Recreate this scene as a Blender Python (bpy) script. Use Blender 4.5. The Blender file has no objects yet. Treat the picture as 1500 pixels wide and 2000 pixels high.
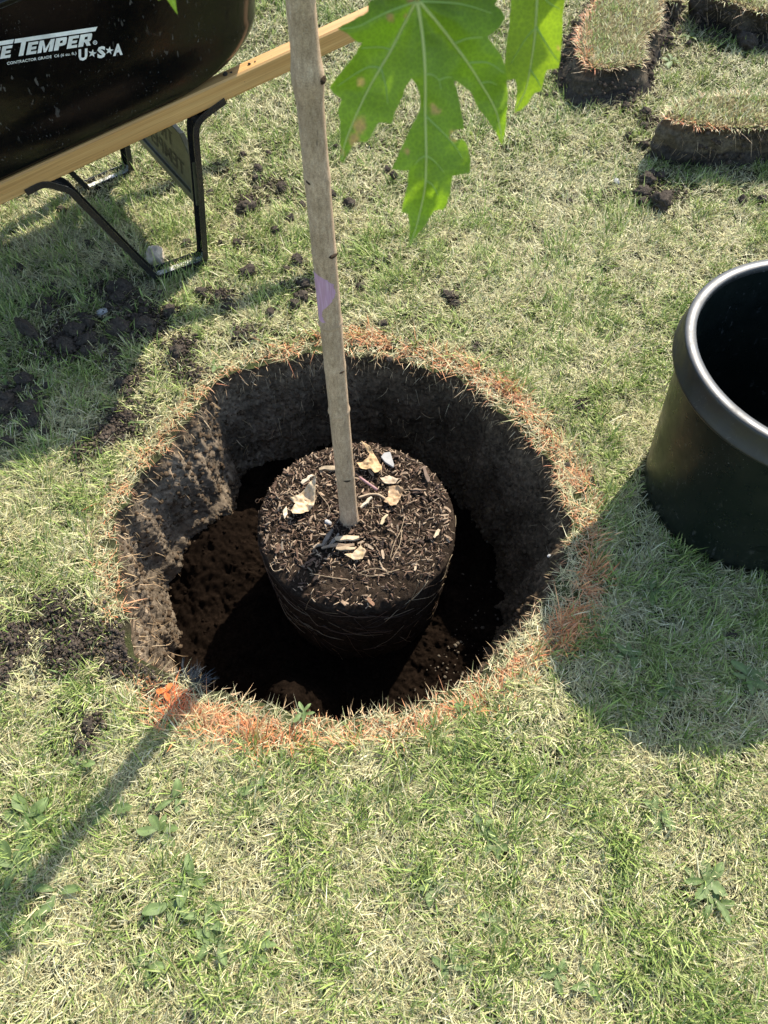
import bpy, bmesh, math, random
import numpy as np
from mathutils import Vector, Matrix, noise as mnoise
from mathutils.bvhtree import BVHTree
from mathutils.geometry import delaunay_2d_cdt

random.seed(7)
rng = np.random.default_rng(11)
scene = bpy.context.scene
col = scene.collection
PI = math.pi

# ------------------------------------------------------------------ camera, sky, sun, exposure
CAM_H, PITCH, FPX = 1.5, math.radians(57.0), 1500.0
cam_data = bpy.data.cameras.new('camera')
cam_data.sensor_fit = 'VERTICAL'
cam_data.sensor_height = 36.0
cam_data.lens = FPX / 2000.0 * 36.0
cam_data.clip_start = 0.02
cam_data.clip_end = 400.0
cam_data.dof.use_dof = True
cam_data.dof.focus_distance = 1.75
cam_data.dof.aperture_fstop = 9.0
cam = bpy.data.objects.new('camera', cam_data)
cam.location = (0, 0, CAM_H)
cam.rotation_euler = (math.pi / 2 - PITCH, 0, 0)
col.objects.link(cam)
scene.camera = cam

SUN_EL, SUN_AZ = math.radians(46.0), math.radians(33.0)      # azimuth clockwise from +Y
world = bpy.data.worlds.new('World')
scene.world = world
world.use_nodes = True
wn = world.node_tree
wn.nodes.clear()
sky = wn.nodes.new('ShaderNodeTexSky')
sky.sky_type = 'NISHITA'
sky.sun_disc = False
sky.sun_elevation = SUN_EL
sky.sun_rotation = SUN_AZ
bg = wn.nodes.new('ShaderNodeBackground')
bg.inputs['Strength'].default_value = 0.15
wo = wn.nodes.new('ShaderNodeOutputWorld')
wn.links.new(sky.outputs[0], bg.inputs[0])
wn.links.new(bg.outputs[0], wo.inputs[0])

sun_data = bpy.data.lights.new('sun', 'SUN')
sun_data.energy = 4.2
sun_data.angle = math.radians(0.55)
sun_data.color = (1.0, 0.93, 0.82)
sun = bpy.data.objects.new('sun', sun_data)
to_sun = Vector((math.cos(SUN_EL) * math.sin(SUN_AZ), math.cos(SUN_EL) * math.cos(SUN_AZ), math.sin(SUN_EL)))
sun.rotation_euler = to_sun.to_track_quat('Z', 'Y').to_euler()
sun.location = to_sun * 20
col.objects.link(sun)

scene.view_settings.view_transform = 'Standard'
scene.view_settings.look = 'None'
scene.view_settings.gamma = 1.0
scene.view_settings.use_curve_mapping = False
scene.view_settings.exposure = 1.17

# ------------------------------------------------------------------ survey helpers: sight lines of the photograph -> places
FW = np.array([0, math.cos(PITCH), -math.sin(PITCH)])
UP = np.array([0, math.sin(PITCH), math.cos(PITCH)])
RT = np.array([1.0, 0, 0])
EYE = np.array([0, 0, CAM_H])


def ray(u, v):
    d = FW * FPX + RT * (u - 750) - UP * (v - 1000)
    return d / np.linalg.norm(d)


def gp(u, v, z=0.0):
    d = ray(u, v)
    return EYE + d * ((z - CAM_H) / d[2])


def on_plane(u, v, p, n):
    d = ray(u, v)
    return EYE + d * (np.dot(np.array(p) - EYE, n) / np.dot(d, n))


def depth(p):
    return float(np.dot(np.array(p) - EYE, FW))


# ------------------------------------------------------------------ numpy value noise
_perm = rng.permutation(4096)
_val = rng.random(4096)


def vnoise(x, y, s=1.0, seed=0):
    x = np.asarray(x, float) * s + 371.3 + seed * 17.7
    y = np.asarray(y, float) * s + 591.7 + seed * 41.1
    xi, yi = np.floor(x).astype(int), np.floor(y).astype(int)
    fx, fy = x - xi, y - yi
    fx, fy = fx * fx * (3 - 2 * fx), fy * fy * (3 - 2 * fy)

    def h(a, b):
        return _val[_perm[(_perm[a & 4095] + b) & 4095]]
    return (h(xi, yi) * (1 - fx) + h(xi + 1, yi) * fx) * (1 - fy) + (h(xi, yi + 1) * (1 - fx) + h(xi + 1, yi + 1) * fx) * fy


def fbm(x, y, s=1.0, o=4, seed=0):
    a, t, w = 1.0, 0.0, 0.0
    for i in range(o):
        t = t + a * vnoise(x, y, s * 2 ** i, seed + i)
        w += a
        a *= 0.5
    return t / w


def n3(p, s, seed=0.0):
    return mnoise.noise(Vector(p) * s + Vector((seed, seed * 1.7, -seed)))


# ------------------------------------------------------------------ object helpers
def tag(o, label=None, cat=None, group=None, kind=None):
    if label: o['label'] = label
    if cat: o['category'] = cat
    if group: o['group'] = group
    if kind: o['kind'] = kind
    return o


def empty(name, loc=(0, 0, 0), label=None, cat=None, group=None):
    o = bpy.data.objects.new(name, None)
    o.empty_display_size = 0.05
    o.location = loc
    col.objects.link(o)
    return tag(o, label, cat, group)


def link(name, me, mat=None, parent=None, smooth=True):
    if mat is not None and not me.materials:
        me.materials.append(mat)
    if smooth and len(me.polygons):
        me.polygons.foreach_set('use_smooth', np.ones(len(me.polygons), bool))
    o = bpy.data.objects.new(name, me)
    col.objects.link(o)
    if parent is not None:
        o.parent = parent
        o.matrix_parent_inverse = Matrix.Translation(parent.matrix_world.translation).inverted() if False else Matrix()
    return o


def rel(o, parent):
    """hang o (built in world coordinates) under parent, whose own frame is a plain offset"""
    o.parent = parent
    off = Vector((0, 0, 0))
    p = parent
    while p is not None:
        off += p.location
        p = p.parent
    o.location = o.location - off
    return o


def mesh_np(name, verts, faces, cols=None):
    """verts (n,3); faces (m,k) of one size k, or list of such arrays"""
    if not isinstance(faces, list):
        faces = [faces]
    me = bpy.data.meshes.new(name)
    verts = np.asarray(verts, np.float32)
    me.vertices.add(len(verts))
    me.vertices.foreach_set('co', verts.ravel())
    nl = sum(f.size for f in faces)
    npoly = sum(len(f) for f in faces)
    me.loops.add(nl)
    me.polygons.add(npoly)
    me.loops.foreach_set('vertex_index', np.concatenate([f.ravel() for f in faces]).astype(np.int32))
    tot = np.concatenate([np.full(len(f), f.shape[1]) for f in faces])
    start = np.concatenate([[0], np.cumsum(tot)[:-1]]).astype(np.int32)
    me.polygons.foreach_set('loop_start', start)
    me.update(calc_edges=True)
    if cols is not None:
        a = me.attributes.new('Col', 'FLOAT_COLOR', 'POINT')
        c = np.ones((len(verts), 4), np.float32)
        c[:, :3] = cols
        a.data.foreach_set('color', c.ravel())
    me.validate()
    return me


def grid_faces(nu, nv, wrap=True):
    """nv rings of nu vertices"""
    i = np.arange(nu if wrap else nu - 1)
    j = np.arange(nv - 1)
    I, J = np.meshgrid(i, j)
    I, J = I.ravel(), J.ravel()
    I2 = (I + 1) % nu
    return np.stack([J * nu + I, J * nu + I2, (J + 1) * nu + I2, (J + 1) * nu + I], 1)


class MB:
    """collects simple shapes into one mesh"""
    def __init__(self):
        self.v, self.f = [], []

    def add(self, v, f):
        b = len(self.v)
        self.v += [tuple(p) for p in v]
        self.f += [tuple(b + i for i in q) for q in f]
        return self

    def sweep(self, pts, frames, prof, closed_prof=True, cap=True):
        """profile (list of (a,b)) carried along pts with frames (U,V) per point"""
        n = len(prof)
        v = []
        for p, (U, V) in zip(pts, frames):
            for a, b in prof:
                v.append(tuple(np.array(p) + np.array(U) * a + np.array(V) * b))
        f = []
        for k in range(len(pts) - 1):
            for i in range(n if closed_prof else n - 1):
                j = (i + 1) % n
                f.append((k * n + i, k * n + j, (k + 1) * n + j, (k + 1) * n + i))
        if cap and closed_prof:
            f.append(tuple(range(n - 1, -1, -1)))
            f.append(tuple((len(pts) - 1) * n + i for i in range(n)))
        return self.add(v, f)

    def tube(self, pts, rad, n=8):
        pts = [np.array(p, float) for p in pts]
        if not hasattr(rad, '__len__'):
            rad = [rad] * len(pts)
        fr = []
        prev = None
        for k in range(len(pts)):
            t = pts[min(k + 1, len(pts) - 1)] - pts[max(k - 1, 0)]
            t = t / (np.linalg.norm(t) + 1e-12)
            ref = prev if prev is not None else (np.array([0, 0, 1.0]) if abs(t[2]) < .9 else np.array([1.0, 0, 0]))
            U = ref - t * np.dot(ref, t)
            U /= np.linalg.norm(U) + 1e-12
            prev = U
            fr.append((U, np.cross(t, U)))
        b = len(self.v)
        v, f = [], []
        for p, r, (U, V) in zip(pts, rad, fr):
            for i in range(n):
                a = 2 * PI * i / n
                v.append(tuple(p + U * r * math.cos(a) + V * r * math.sin(a)))
        for k in range(len(pts) - 1):
            for i in range(n):
                j = (i + 1) % n
                f.append((k * n + i, k * n + j, (k + 1) * n + j, (k + 1) * n + i))
        f.append(tuple(range(n - 1, -1, -1)))
        f.append(tuple((len(pts) - 1) * n + i for i in range(n)))
        return self.add(v, f)

    def mesh(self, name):
        me = bpy.data.meshes.new(name)
        me.from_pydata(self.v, [], self.f)
        me.update()
        return me

    def build(self, name, mat, parent=None, smooth=False, bevel=0.0):
        o = link(name, self.mesh(name), mat, None, smooth)
        if bevel:
            m = o.modifiers.new('bevel', 'BEVEL')
            m.width = bevel
            m.segments = 2
            m.limit_method = 'ANGLE'
        if parent is not None:
            rel(o, parent)
        return o


def catmull(P, n):
    P = [np.array(p, float) for p in P]
    P = [2 * P[0] - P[1]] + P + [2 * P[-1] - P[-2]]
    out = []
    for i in range(1, len(P) - 2):
        for k in range(n):
            t = k / n
            a, b, c, d = P[i - 1], P[i], P[i + 1], P[i + 2]
            out.append(.5 * (2 * b + (c - a) * t + (2 * a - 5 * b + 4 * c - d) * t * t + (3 * b - a - 3 * c + d) * t ** 3))
    out.append(P[-2])
    return out


# ------------------------------------------------------------------ materials
class NT:
    def __init__(self, name):
        self.m = bpy.data.materials.new(name)
        self.m.use_nodes = True
        self.t = self.m.node_tree
        self.b = self.t.nodes['Principled BSDF']
        self.out = self.t.nodes['Material Output']

    def n(self, typ, **kw):
        nd = self.t.nodes.new(typ)
        for k, v in kw.items():
            if k in nd.inputs:
                nd.inputs[k].default_value = v
            else:
                setattr(nd, k, v)
        return nd

    def l(self, a, b):
        self.t.links.new(a, b)

    def coords(self, scale=(1, 1, 1), which='Object'):
        tc = self.n('ShaderNodeTexCoord')
        mp = self.n('ShaderNodeMapping')
        mp.inputs['Scale'].default_value = scale
        self.l(tc.outputs[which], mp.inputs[0])
        return mp.outputs[0]

    def noise(self, co, scale, detail=6, rough=.6, lac=2.0):
        nd = self.n('ShaderNodeTexNoise', Scale=scale, Detail=detail, Roughness=rough)
        self.l(co, nd.inputs['Vector'])
        return nd.outputs['Fac']

    def ramp(self, fac, stops):
        r = self.n('ShaderNodeValToRGB')
        e = r.color_ramp.elements
        while len(e) < len(stops): e.new(.5)
        for el, (p, c) in zip(e, stops):
            el.position = p
            el.color = (*c, 1) if len(c) == 3 else c
        self.l(fac, r.inputs[0])
        return r.outputs[0]

    def mix(self, fac, a, b, mode='MIX'):
        m = self.n('ShaderNodeMix', data_type='RGBA', blend_type=mode)
        for sock, val in ((m.inputs[0], fac), (m.inputs[6], a), (m.inputs[7], b)):
            if hasattr(val, 'is_output'): self.l(val, sock)
            elif isinstance(val, (int, float)): sock.default_value = val
            else: sock.default_value = (*val, 1)
        return m.outputs[2]

    def bump(self, h, strength=.5, dist=.003):
        b = self.n('ShaderNodeBump', Strength=strength, Distance=dist)
        self.l(h, b.inputs['Height'])
        self.l(b.outputs[0], self.b.inputs['Normal'])
        return b


def soil_mat(name, dark, mid, light, scale=60, rough=.95, bump=.9):
    T = NT(name)
    co = T.coords()
    f = T.noise(co, scale, 8, .7)
    f2 = T.noise(co, scale * .12, 4, .6)
    c = T.ramp(f, [(.25, dark), (.55, mid), (.82, light)])
    c2 = T.ramp(f2, [(.3, (.62, .6, .58)), (.7, (1.3, 1.25, 1.2))])
    c = T.mix(1.0, c, c2, 'MULTIPLY')
    T.l(c, T.b.inputs['Base Color'])
    T.b.inputs['Roughness'].default_value = rough
    T.b.inputs['Specular IOR Level'].default_value = .02
    T.bump(T.noise(co, scale * 3, 8, .75), bump, .004)
    return T.m


M_clod = soil_mat('clod_soil', (.024, .020, .016), (.095, .081, .066), (.20, .175, .145), 90)
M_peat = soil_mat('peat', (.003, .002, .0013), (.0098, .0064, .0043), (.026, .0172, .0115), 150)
M_crumb = soil_mat('crumb_soil', (.030, .024, .019), (.100, .081, .064), (.20, .17, .14), 150)


def blade_material(name, trans=.22):
    T = NT(name)
    a = T.n('ShaderNodeAttribute', attribute_name='Col')
    T.l(a.outputs['Color'], T.b.inputs['Base Color'])
    T.b.inputs['Roughness'].default_value = .55
    T.b.inputs['Specular IOR Level'].default_value = .3
    tr = T.n('ShaderNodeBsdfTranslucent')
    T.l(a.outputs['Color'], tr.inputs[0])
    mx = T.n('ShaderNodeMixShader')
    mx.inputs[0].default_value = trans
    T.l(T.b.outputs[0], mx.inputs[1])
    T.l(tr.outputs[0], mx.inputs[2])
    T.l(mx.outputs[0], T.out.inputs[0])
    return T.m


M_grass = blade_material('grass_blade')
M_fiber = blade_material('root_fibre', .1)


def attr_mat(name, rough=.7, spec=.3, bumpscale=0, bump=.4):
    T = NT(name)
    a = T.n('ShaderNodeAttribute', attribute_name='Col')
    c = a.outputs['Color']
    co = T.coords()
    f = T.noise(co, 180, 5, .6)
    c = T.mix(1.0, c, T.ramp(f, [(.3, (.72, .72, .72)), (.7, (1.25, 1.25, 1.25))]), 'MULTIPLY')
    T.l(c, T.b.inputs['Base Color'])
    T.b.inputs['Roughness'].default_value = rough
    T.b.inputs['Specular IOR Level'].default_value = spec
    if bumpscale:
        T.bump(T.noise(co, bumpscale, 6, .65), bump, .002)
    return T.m


def lawn_mat():
    T = NT('lawn_floor')
    co = T.coords()
    f = T.noise(co, 8, 6, .6)
    g = T.noise(co, 110, 8, .75)
    c = T.ramp(g, [(.3, (.014, .012, .007)), (.55, (.042, .036, .020)), (.78, (.13, .115, .06))])
    c = T.mix(T.ramp(f, [(.4, (0, 0, 0)), (.65, (.55, .55, .55))]), c, (.08, .11, .03))
    T.l(c, T.b.inputs['Base Color'])
    T.b.inputs['Roughness'].default_value = .95
    T.b.inputs['Specular IOR Level'].default_value = .1
    T.bump(T.noise(co, 160, 8, .7), 1.0, .006)
    return T.m


M_lawn = lawn_mat()


def pit_wall_mat():
    T = NT('pit_wall_soil')
    co = T.coords()
    a = T.n('ShaderNodeAttribute', attribute_name='Col')
    f = T.noise(co, 85, 9, .74)
    c = T.mix(1.0, a.outputs['Color'], T.ramp(f, [(.28, (.42, .40, .38)), (.5, (.95, .95, .95)), (.72, (1.75, 1.7, 1.6))]), 'MULTIPLY')
    T.l(c, T.b.inputs['Base Color'])
    T.b.inputs['Roughness'].default_value = .93
    T.b.inputs['Specular IOR Level'].default_value = .03
    T.bump(T.noise(co, 200, 9, .75), .9, .004)
    return T.m


M_pit = pit_wall_mat()


def plastic_mat(name, base, rough, scratch=.5, dust=(.10, .095, .085), dust_amt=.35, seed=0.0, fleck=.8):
    T = NT(name)
    tc = T.n('ShaderNodeTexCoord')
    mp = T.n('ShaderNodeMapping')
    mp.inputs['Location'].default_value = (seed, seed * .7, 0)
    T.l(tc.outputs['Object'], mp.inputs[0])
    co = mp.outputs[0]
    f = T.noise(co, 9, 5, .6)
    dustf = T.ramp(f, [(.42, (0, 0, 0)), (.75, (dust_amt,) * 3)])
    # fine stretched scratches and flecks
    mp2 = T.n('ShaderNodeMapping')
    mp2.inputs['Rotation'].default_value = (.5, .9, .4)
    mp2.inputs['Scale'].default_value = (30, 420, 160)
    T.l(co, mp2.inputs[0])
    s = T.noise(mp2.outputs[0], 1.0, 3, .5)
    mp4 = T.n('ShaderNodeMapping')
    mp4.inputs['Scale'].default_value = (95, 95, 38)
    T.l(co, mp4.inputs[0])
    fl = T.noise(mp4.outputs[0], 1.0, 2, .5)
    sc = T.ramp(s, [(.64, (0, 0, 0)), (.74, (scratch,) * 3)])
    sc = T.mix(1.0, sc, T.ramp(T.noise(co, 14, 3, .6), [(.5, (0, 0, 0)), (.66, (1, 1, 1))]), 'MULTIPLY')
    fk = T.ramp(fl, [(.645, (0, 0, 0)), (.70, (scratch * fleck,) * 3)])
    fk = T.mix(1.0, fk, T.ramp(T.noise(co, 5.5, 2, .5), [(.47, (0, 0, 0)), (.62, (1, 1, 1))]), 'MULTIPLY')
    c = T.mix(dustf, base, dust)
    c = T.mix(sc, c, (.30, .29, .27))
    c = T.mix(fk, c, (.26, .25, .23))
    T.l(c, T.b.inputs['Base Color'])
    r = T.ramp(T.noise(co, 30, 6, .65), [(.3, (rough * .75,) * 3), (.75, (rough * 1.5,) * 3)])
    T.l(r, T.b.inputs['Roughness'])
    T.b.inputs['Specular IOR Level'].default_value = .30
    T.bump(T.noise(co, 38, 4, .5), .08, .004)
    return T.m


M_tray = plastic_mat('black_poly', (.003, .003, .003), .15, .40, (.010, .010, .009), .12)
M_pot = plastic_mat('black_pot_plastic', (.0055, .0085, .0068), .30, .50, (.020, .022, .016), .45, 3.3, .25)
M_rim = plastic_mat('pot_rim_plastic', (.012, .013, .013), .40, .3, (.03, .03, .025), .5, 5.1, .1)
M_rim.node_tree.nodes['Principled BSDF'].inputs['Specular IOR Level'].default_value = .55


def simple(name, c, rough=.5, metal=0.0, spec=.5, bscale=0, bstr=.2):
    T = NT(name)
    co = T.coords()
    f = T.noise(co, 35, 5, .6)
    T.l(T.mix(1.0, c, T.ramp(f, [(.3, (.75,) * 3), (.7, (1.2,) * 3)]), 'MULTIPLY'), T.b.inputs['Base Color'])
    T.b.inputs['Roughness'].default_value = rough
    T.b.inputs['Metallic'].default_value = metal
    T.b.inputs['Specular IOR Level'].default_value = spec
    if bscale: T.bump(T.noise(co, bscale, 5, .6), bstr, .002)
    return T.m


M_steel = simple('black_painted_steel', (.014, .014, .015), .27, 0, .6, 60, .08)
M_plate = simple('brace_plate_steel', (.10, .095, .05), .45, 0, .5, 60, .1)  # black steel plate, olive base colour carries light bounced off the grass
M_emboss = simple('embossed_steel', (.004, .004, .004), .5)
M_worn_glare = simple('worn_steel_glare', (.80, .80, .78), .45, .1, .5, 90, .3)  # worn steel, near-white base colour imitates sky glare
M_white = simple('white_print', (.82, .83, .80), .6)
M_zinc = simple('zinc_bolt', (.45, .45, .43), .4, .9)
M_tyre = simple('tyre_rubber', (.012, .012, .012), .8)


def wood_mat():
    T = NT('barrow_wood')
    co = T.coords((1, 1, 1), 'UV')
    mp = T.n('ShaderNodeMapping')
    mp.inputs['Scale'].default_value = (1.2, 62, 62)
    T.l(co, mp.inputs[0])
    f = T.noise(mp.outputs[0], 1.0, 6, .55)
    mp2 = T.n('ShaderNodeMapping')
    mp2.inputs['Scale'].default_value = (6, 380, 380)
    T.l(co, mp2.inputs[0])
    g = T.noise(mp2.outputs[0], 1.0, 3, .5)
    c = T.ramp(f, [(.30, (.37, .185, .055)), (.45, (.51, .28, .09)), (.6, (.60, .36, .13)), (.75, (.45, .235, .07))])
    c = T.mix(1.0, c, T.ramp(g, [(.3, (.8, .78, .74)), (.7, (1.1, 1.1, 1.1))]), 'MULTIPLY')
    dn = T.noise(T.coords(), 110, 3, .5)
    c = T.mix(T.ramp(dn, [(.72, (0, 0, 0)), (.77, (.8, .8, .8))]), c, (.05, .035, .025))
    T.l(c, T.b.inputs['Base Color'])
    T.b.inputs['Roughness'].default_value = .55
    T.bump(g, .25, .0012)
    return T.m


M_wood = wood_mat()


def bark_mat():
    T = NT('smooth_bark')
    co = T.coords()
    mp = T.n('ShaderNodeMapping')
    mp.inputs['Scale'].default_value = (1, 1, .30)
    T.l(co, mp.inputs[0])
    f = T.noise(mp.outputs[0], 190, 8, .7)
    g = T.noise(co, 16, 5, .6)
    c = T.ramp(f, [(.28, (.26, .18, .11)), (.5, (.50, .355, .225)), (.75, (.66, .51, .35))])
    c = T.mix(T.ramp(g, [(.4, (0, 0, 0)), (.7, (.55, .55, .55))]), c, (.25, .175, .10))
    c = T.mix(1.0, c, T.ramp(T.noise(co, 620, 4, .7), [(.34, (.62, .60, .58)), (.6, (1.12, 1.12, 1.12))]), 'MULTIPLY')
    # lenticel cracks
    mp3 = T.n('ShaderNodeMapping')
    mp3.inputs['Scale'].default_value = (95, 95, 15)
    T.l(co, mp3.inputs[0])
    v = T.noise(mp3.outputs[0], 1.0, 2, .5)
    c = T.mix(T.ramp(v, [(.72, (0, 0, 0)), (.77, (.85,) * 3)]), c, (.05, .038, .025))
    # cream dots
    d = T.noise(co, 420, 2, .5)
    c = T.mix(T.ramp(d, [(.66, (0, 0, 0)), (.72, (.5,) * 3)]), c, (.52, .46, .36))
    T.l(c, T.b.inputs['Base Color'])
    T.b.inputs['Roughness'].default_value = .7
    T.b.inputs['Specular IOR Level'].default_value = .25
    T.bump(f, .22, .001)
    return T.m


M_bark = bark_mat()
M_scar = soil_mat('bud_scar_bark', (.03, .02, .015), (.09, .065, .045), (.2, .16, .11), 260)


def purple_mat():
    T = NT('purple_paint')
    co = T.coords()
    mp = T.n('ShaderNodeMapping')
    mp.inputs['Scale'].default_value = (1, 1, .05)
    T.l(co, mp.inputs[0])
    f = T.noise(mp.outputs[0], 520, 3, .6)
    T.l(T.ramp(f, [(.34, (.42, .25, .28)), (.5, (.49, .28, .39)), (.68, (.55, .37, .45))]), T.b.inputs['Base Color'])
    T.b.inputs['Roughness'].default_value = .6
    T.bump(f, .3, .001)
    return T.m


M_purple = purple_mat()


def leaf_mat(name, trans=.62):
    T = NT(name)
    a = T.n('ShaderNodeAttribute', attribute_name='Col')
    co = T.coords()
    v = T.n('ShaderNodeTexVoronoi', feature='DISTANCE_TO_EDGE', Scale=260.0)
    T.l(co, v.inputs['Vector'])
    c = T.mix(1.0, a.outputs['Color'], T.ramp(v.outputs['Distance'], [(.0, (1.4, 1.35, 1.1)), (.10, (.97, .97, .97))]), 'MULTIPLY')
    f = T.noise(co, 40, 4, .6)
    c = T.mix(1.0, c, T.ramp(f, [(.3, (.85, .88, .85)), (.7, (1.1, 1.08, 1.1))]), 'MULTIPLY')
    T.l(c, T.b.inputs['Base Color'])
    T.b.inputs['Roughness'].default_value = .38
    T.b.inputs['Specular IOR Level'].default_value = .45
    tr = T.n('ShaderNodeBsdfTranslucent')
    tc = T.mix(1.0, c, (2.0, 1.75, .6), 'MULTIPLY')
    T.l(tc, tr.inputs[0])
    mx = T.n('ShaderNodeMixShader')
    mx.inputs[0].default_value = trans
    T.l(T.b.outputs[0], mx.inputs[1])
    T.l(tr.outputs[0], mx.inputs[2])
    T.l(mx.outputs[0], T.out.inputs[0])
    T.bump(f, .15, .002)
    return T.m


M_leaf = leaf_mat('maple_leaf')
M_vein = blade_material('leaf_vein', .45)
M_weed = leaf_mat('weed_leaf', .25)
M_weed.node_tree.nodes['Principled BSDF'].inputs['Roughness'].default_value = .62
M_dry = attr_mat('dry_leaf', .75, .2, 120, .6)
M_chip = attr_mat('bark_chip', .85, .15, 300, .5)
M_stone = attr_mat('stone', .8, .3, 60, .5)

# ------------------------------------------------------------------ planting pit outline
CX, CY = -0.085, 0.975
rim_px = [(232, 1010), (262, 945), (300, 905), (335, 880), (372, 820), (405, 775), (450, 735), (520, 712), (600, 692), (700, 692), (780, 703), (850, 724), (905, 750), (960, 787), (1010, 832), (1050, 872), (1080, 922), (1105, 982), (1112, 1040), (1104, 1095), (1075, 1160), (1030, 1215), (980, 1268), (925, 1318), (850, 1362), (760, 1392), (680, 1398), (600, 1393), (520, 1380), (450, 1362), (395, 1335), (335, 1318), (285, 1285), (252, 1235), (236, 1180), (238, 1110), (228, 1060)]
_r = np.array([gp(*q)[:2] for q in rim_px])
_th = np.arctan2(_r[:, 1] - CY, _r[:, 0] - CX)
_rr = np.hypot(_r[:, 0] - CX, _r[:, 1] - CY)
_o = np.argsort(_th)
_th, _rr = _th[_o], _rr[_o]


def rim_R(th):
    th = (np.asarray(th) + PI) % (2 * PI) - PI
    base = np.interp(th, np.concatenate([_th - 2 * PI, _th, _th + 2 * PI]), np.concatenate([_rr] * 3))
    base = base + .022 * (vnoise(np.cos(th) * 6 + 9, np.sin(th) * 6 + 9, 1.5, 3) - .5) + .016 * (vnoise(np.cos(th) * 22 + 40, np.sin(th) * 22 + 40, 1, 4) - .5)
    return base


def polar(x, y):
    return np.arctan2(np.asarray(y) - CY, np.asarray(x) - CX), np.hypot(np.asarray(x) - CX, np.asarray(y) - CY)


# orange marking line: (px, py, strength)
ring_px = [(245, 970, .55), (232, 1060, .45), (235, 1150, .25), (240, 1250, .15), (290, 1325, .45), (340, 1372, 1.0), (420, 1405, .95), (500, 1430, .8), (580, 1432, .7), (660, 1422, .45), (740, 1402, .7), (800, 1393, .95), (870, 1378, .75), (930, 1350, .4), (1000, 1310, .3), (1075, 1262, .40), (1120, 1210, .32), (1150, 1150, .34), (1140, 1080, .50), (1130, 1010, .62), (1120, 945, .75), (1075, 880, .4), (1030, 825, .55), (970, 770, .75), (900, 722, .8), (840, 702, .4), (780, 688, .25), (720, 668, .85), (650, 668, .7), (590, 682, .45), (520, 706, .35), (455, 732, .65), (405, 765, 1.0), (375, 810, .85), (340, 860, .85), (290, 915, .5)]
_g = np.array([gp(a, b)[:2] for a, b, s in ring_px])
_gs = np.array([s for a, b, s in ring_px])
_gth = np.arctan2(_g[:, 1] - CY, _g[:, 0] - CX)
_gr = np.hypot(_g[:, 0] - CX, _g[:, 1] - CY)
_o = np.argsort(_gth)
_gth, _gr, _gs = _gth[_o], _gr[_o], _gs[_o]


def ring_at(th):
    T3 = np.concatenate([_gth - 2 * PI, _gth, _gth + 2 * PI])
    return np.interp(th, T3, np.concatenate([_gr] * 3)), np.interp(th, T3, np.concatenate([_gs] * 3))


def ground_z(x, y):
    return .022 * (fbm(x, y, 2.2, 3, 5) - .5) + .010 * (vnoise(x, y, 11, 9) - .5)


# loose soil lying on the lawn: (px, py, radius m, amount)
patches_px = [(55, 812, .085, 1.0), (250, 815, .085, .9), (215, 850, .07, .9), (350, 690, .085, .8), (375, 735, .06, .6), (160, 885, .06, .6),
              (225, 700, .09, .35), (255, 745, .06, .8), (130, 670, .12, .8), (240, 585, .11, .8), (290, 640, .10, .8), (10, 790, .09, .8),
              (120, 1190, .07, .8), (40, 1240, .09, .75), (150, 1265, .10, .95), (260, 1270, .08, 1.0), (10, 1320, .06, .8), (310, 1300, .06, .8),
              (180, 1420, .05, .7), (165, 1465, .035, .7), (1135, 792, .035, 1.0), (885, 590, .05, .5), (545, 372, .09, .5), (485, 400, .08, .5),
              (1290, 390, .11, .6), (1265, 240, .07, .5), (590, 570, .07, .4), (430, 575, .08, .5), (930, 680, .03, .7), (480, 650, .06, .4),
              (240, 1265, .05, 1.0), (100, 600, .12, .3), (1430, 1240, .02, .5), (1400, 80, .08, .3), (860, 1325, .02, .5)]
PATCH = [(gp(a, b)[0], gp(a, b)[1], r, s) for a, b, r, s in patches_px]


def patch_amt(x, y):
    a = np.zeros_like(np.asarray(x, float))
    for px, py, r, s in PATCH:
        d = np.hypot(x - px, y - py) / r
        a = np.maximum(a, s * np.clip(1.25 - d, 0, 1))
    a = a * np.clip(3.4 * fbm(x, y, 26, 3, 21) - .80, 0, 1.25)
    return np.clip(a * 1.5, 0, 1)


# ------------------------------------------------------------------ lawn sheet with the pit cut out of it
NA = 360
th = np.linspace(-PI, PI, NA, endpoint=False)
R0 = rim_R(th)
offs = np.concatenate([np.linspace(0, .5, 34), .5 + np.geomspace(.02, 3.5, 46), [6, 12, 30, 90]])
V = []
for d in offs:
    r = R0 + d if d < .6 else (R0 * max(0, 1 - (d - .6) / 3) + .55 * min(1, (d - .6) / 3)) + d
    x, y = CX + r * np.cos(th), CY + r * np.sin(th)
    fade = np.clip(1 - (np.hypot(x, y) - 5) / 5, 0, 1)
    V.append(np.stack([x, y, ground_z(x, y) * fade], 1))
LV = np.concatenate(V)
lawn = link('lawn', mesh_np('lawn', LV, grid_faces(NA, len(offs))), M_lawn)
tag(lawn, 'sunlit lawn ground with a round planting hole dug in it', None, None, 'structure')

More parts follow.
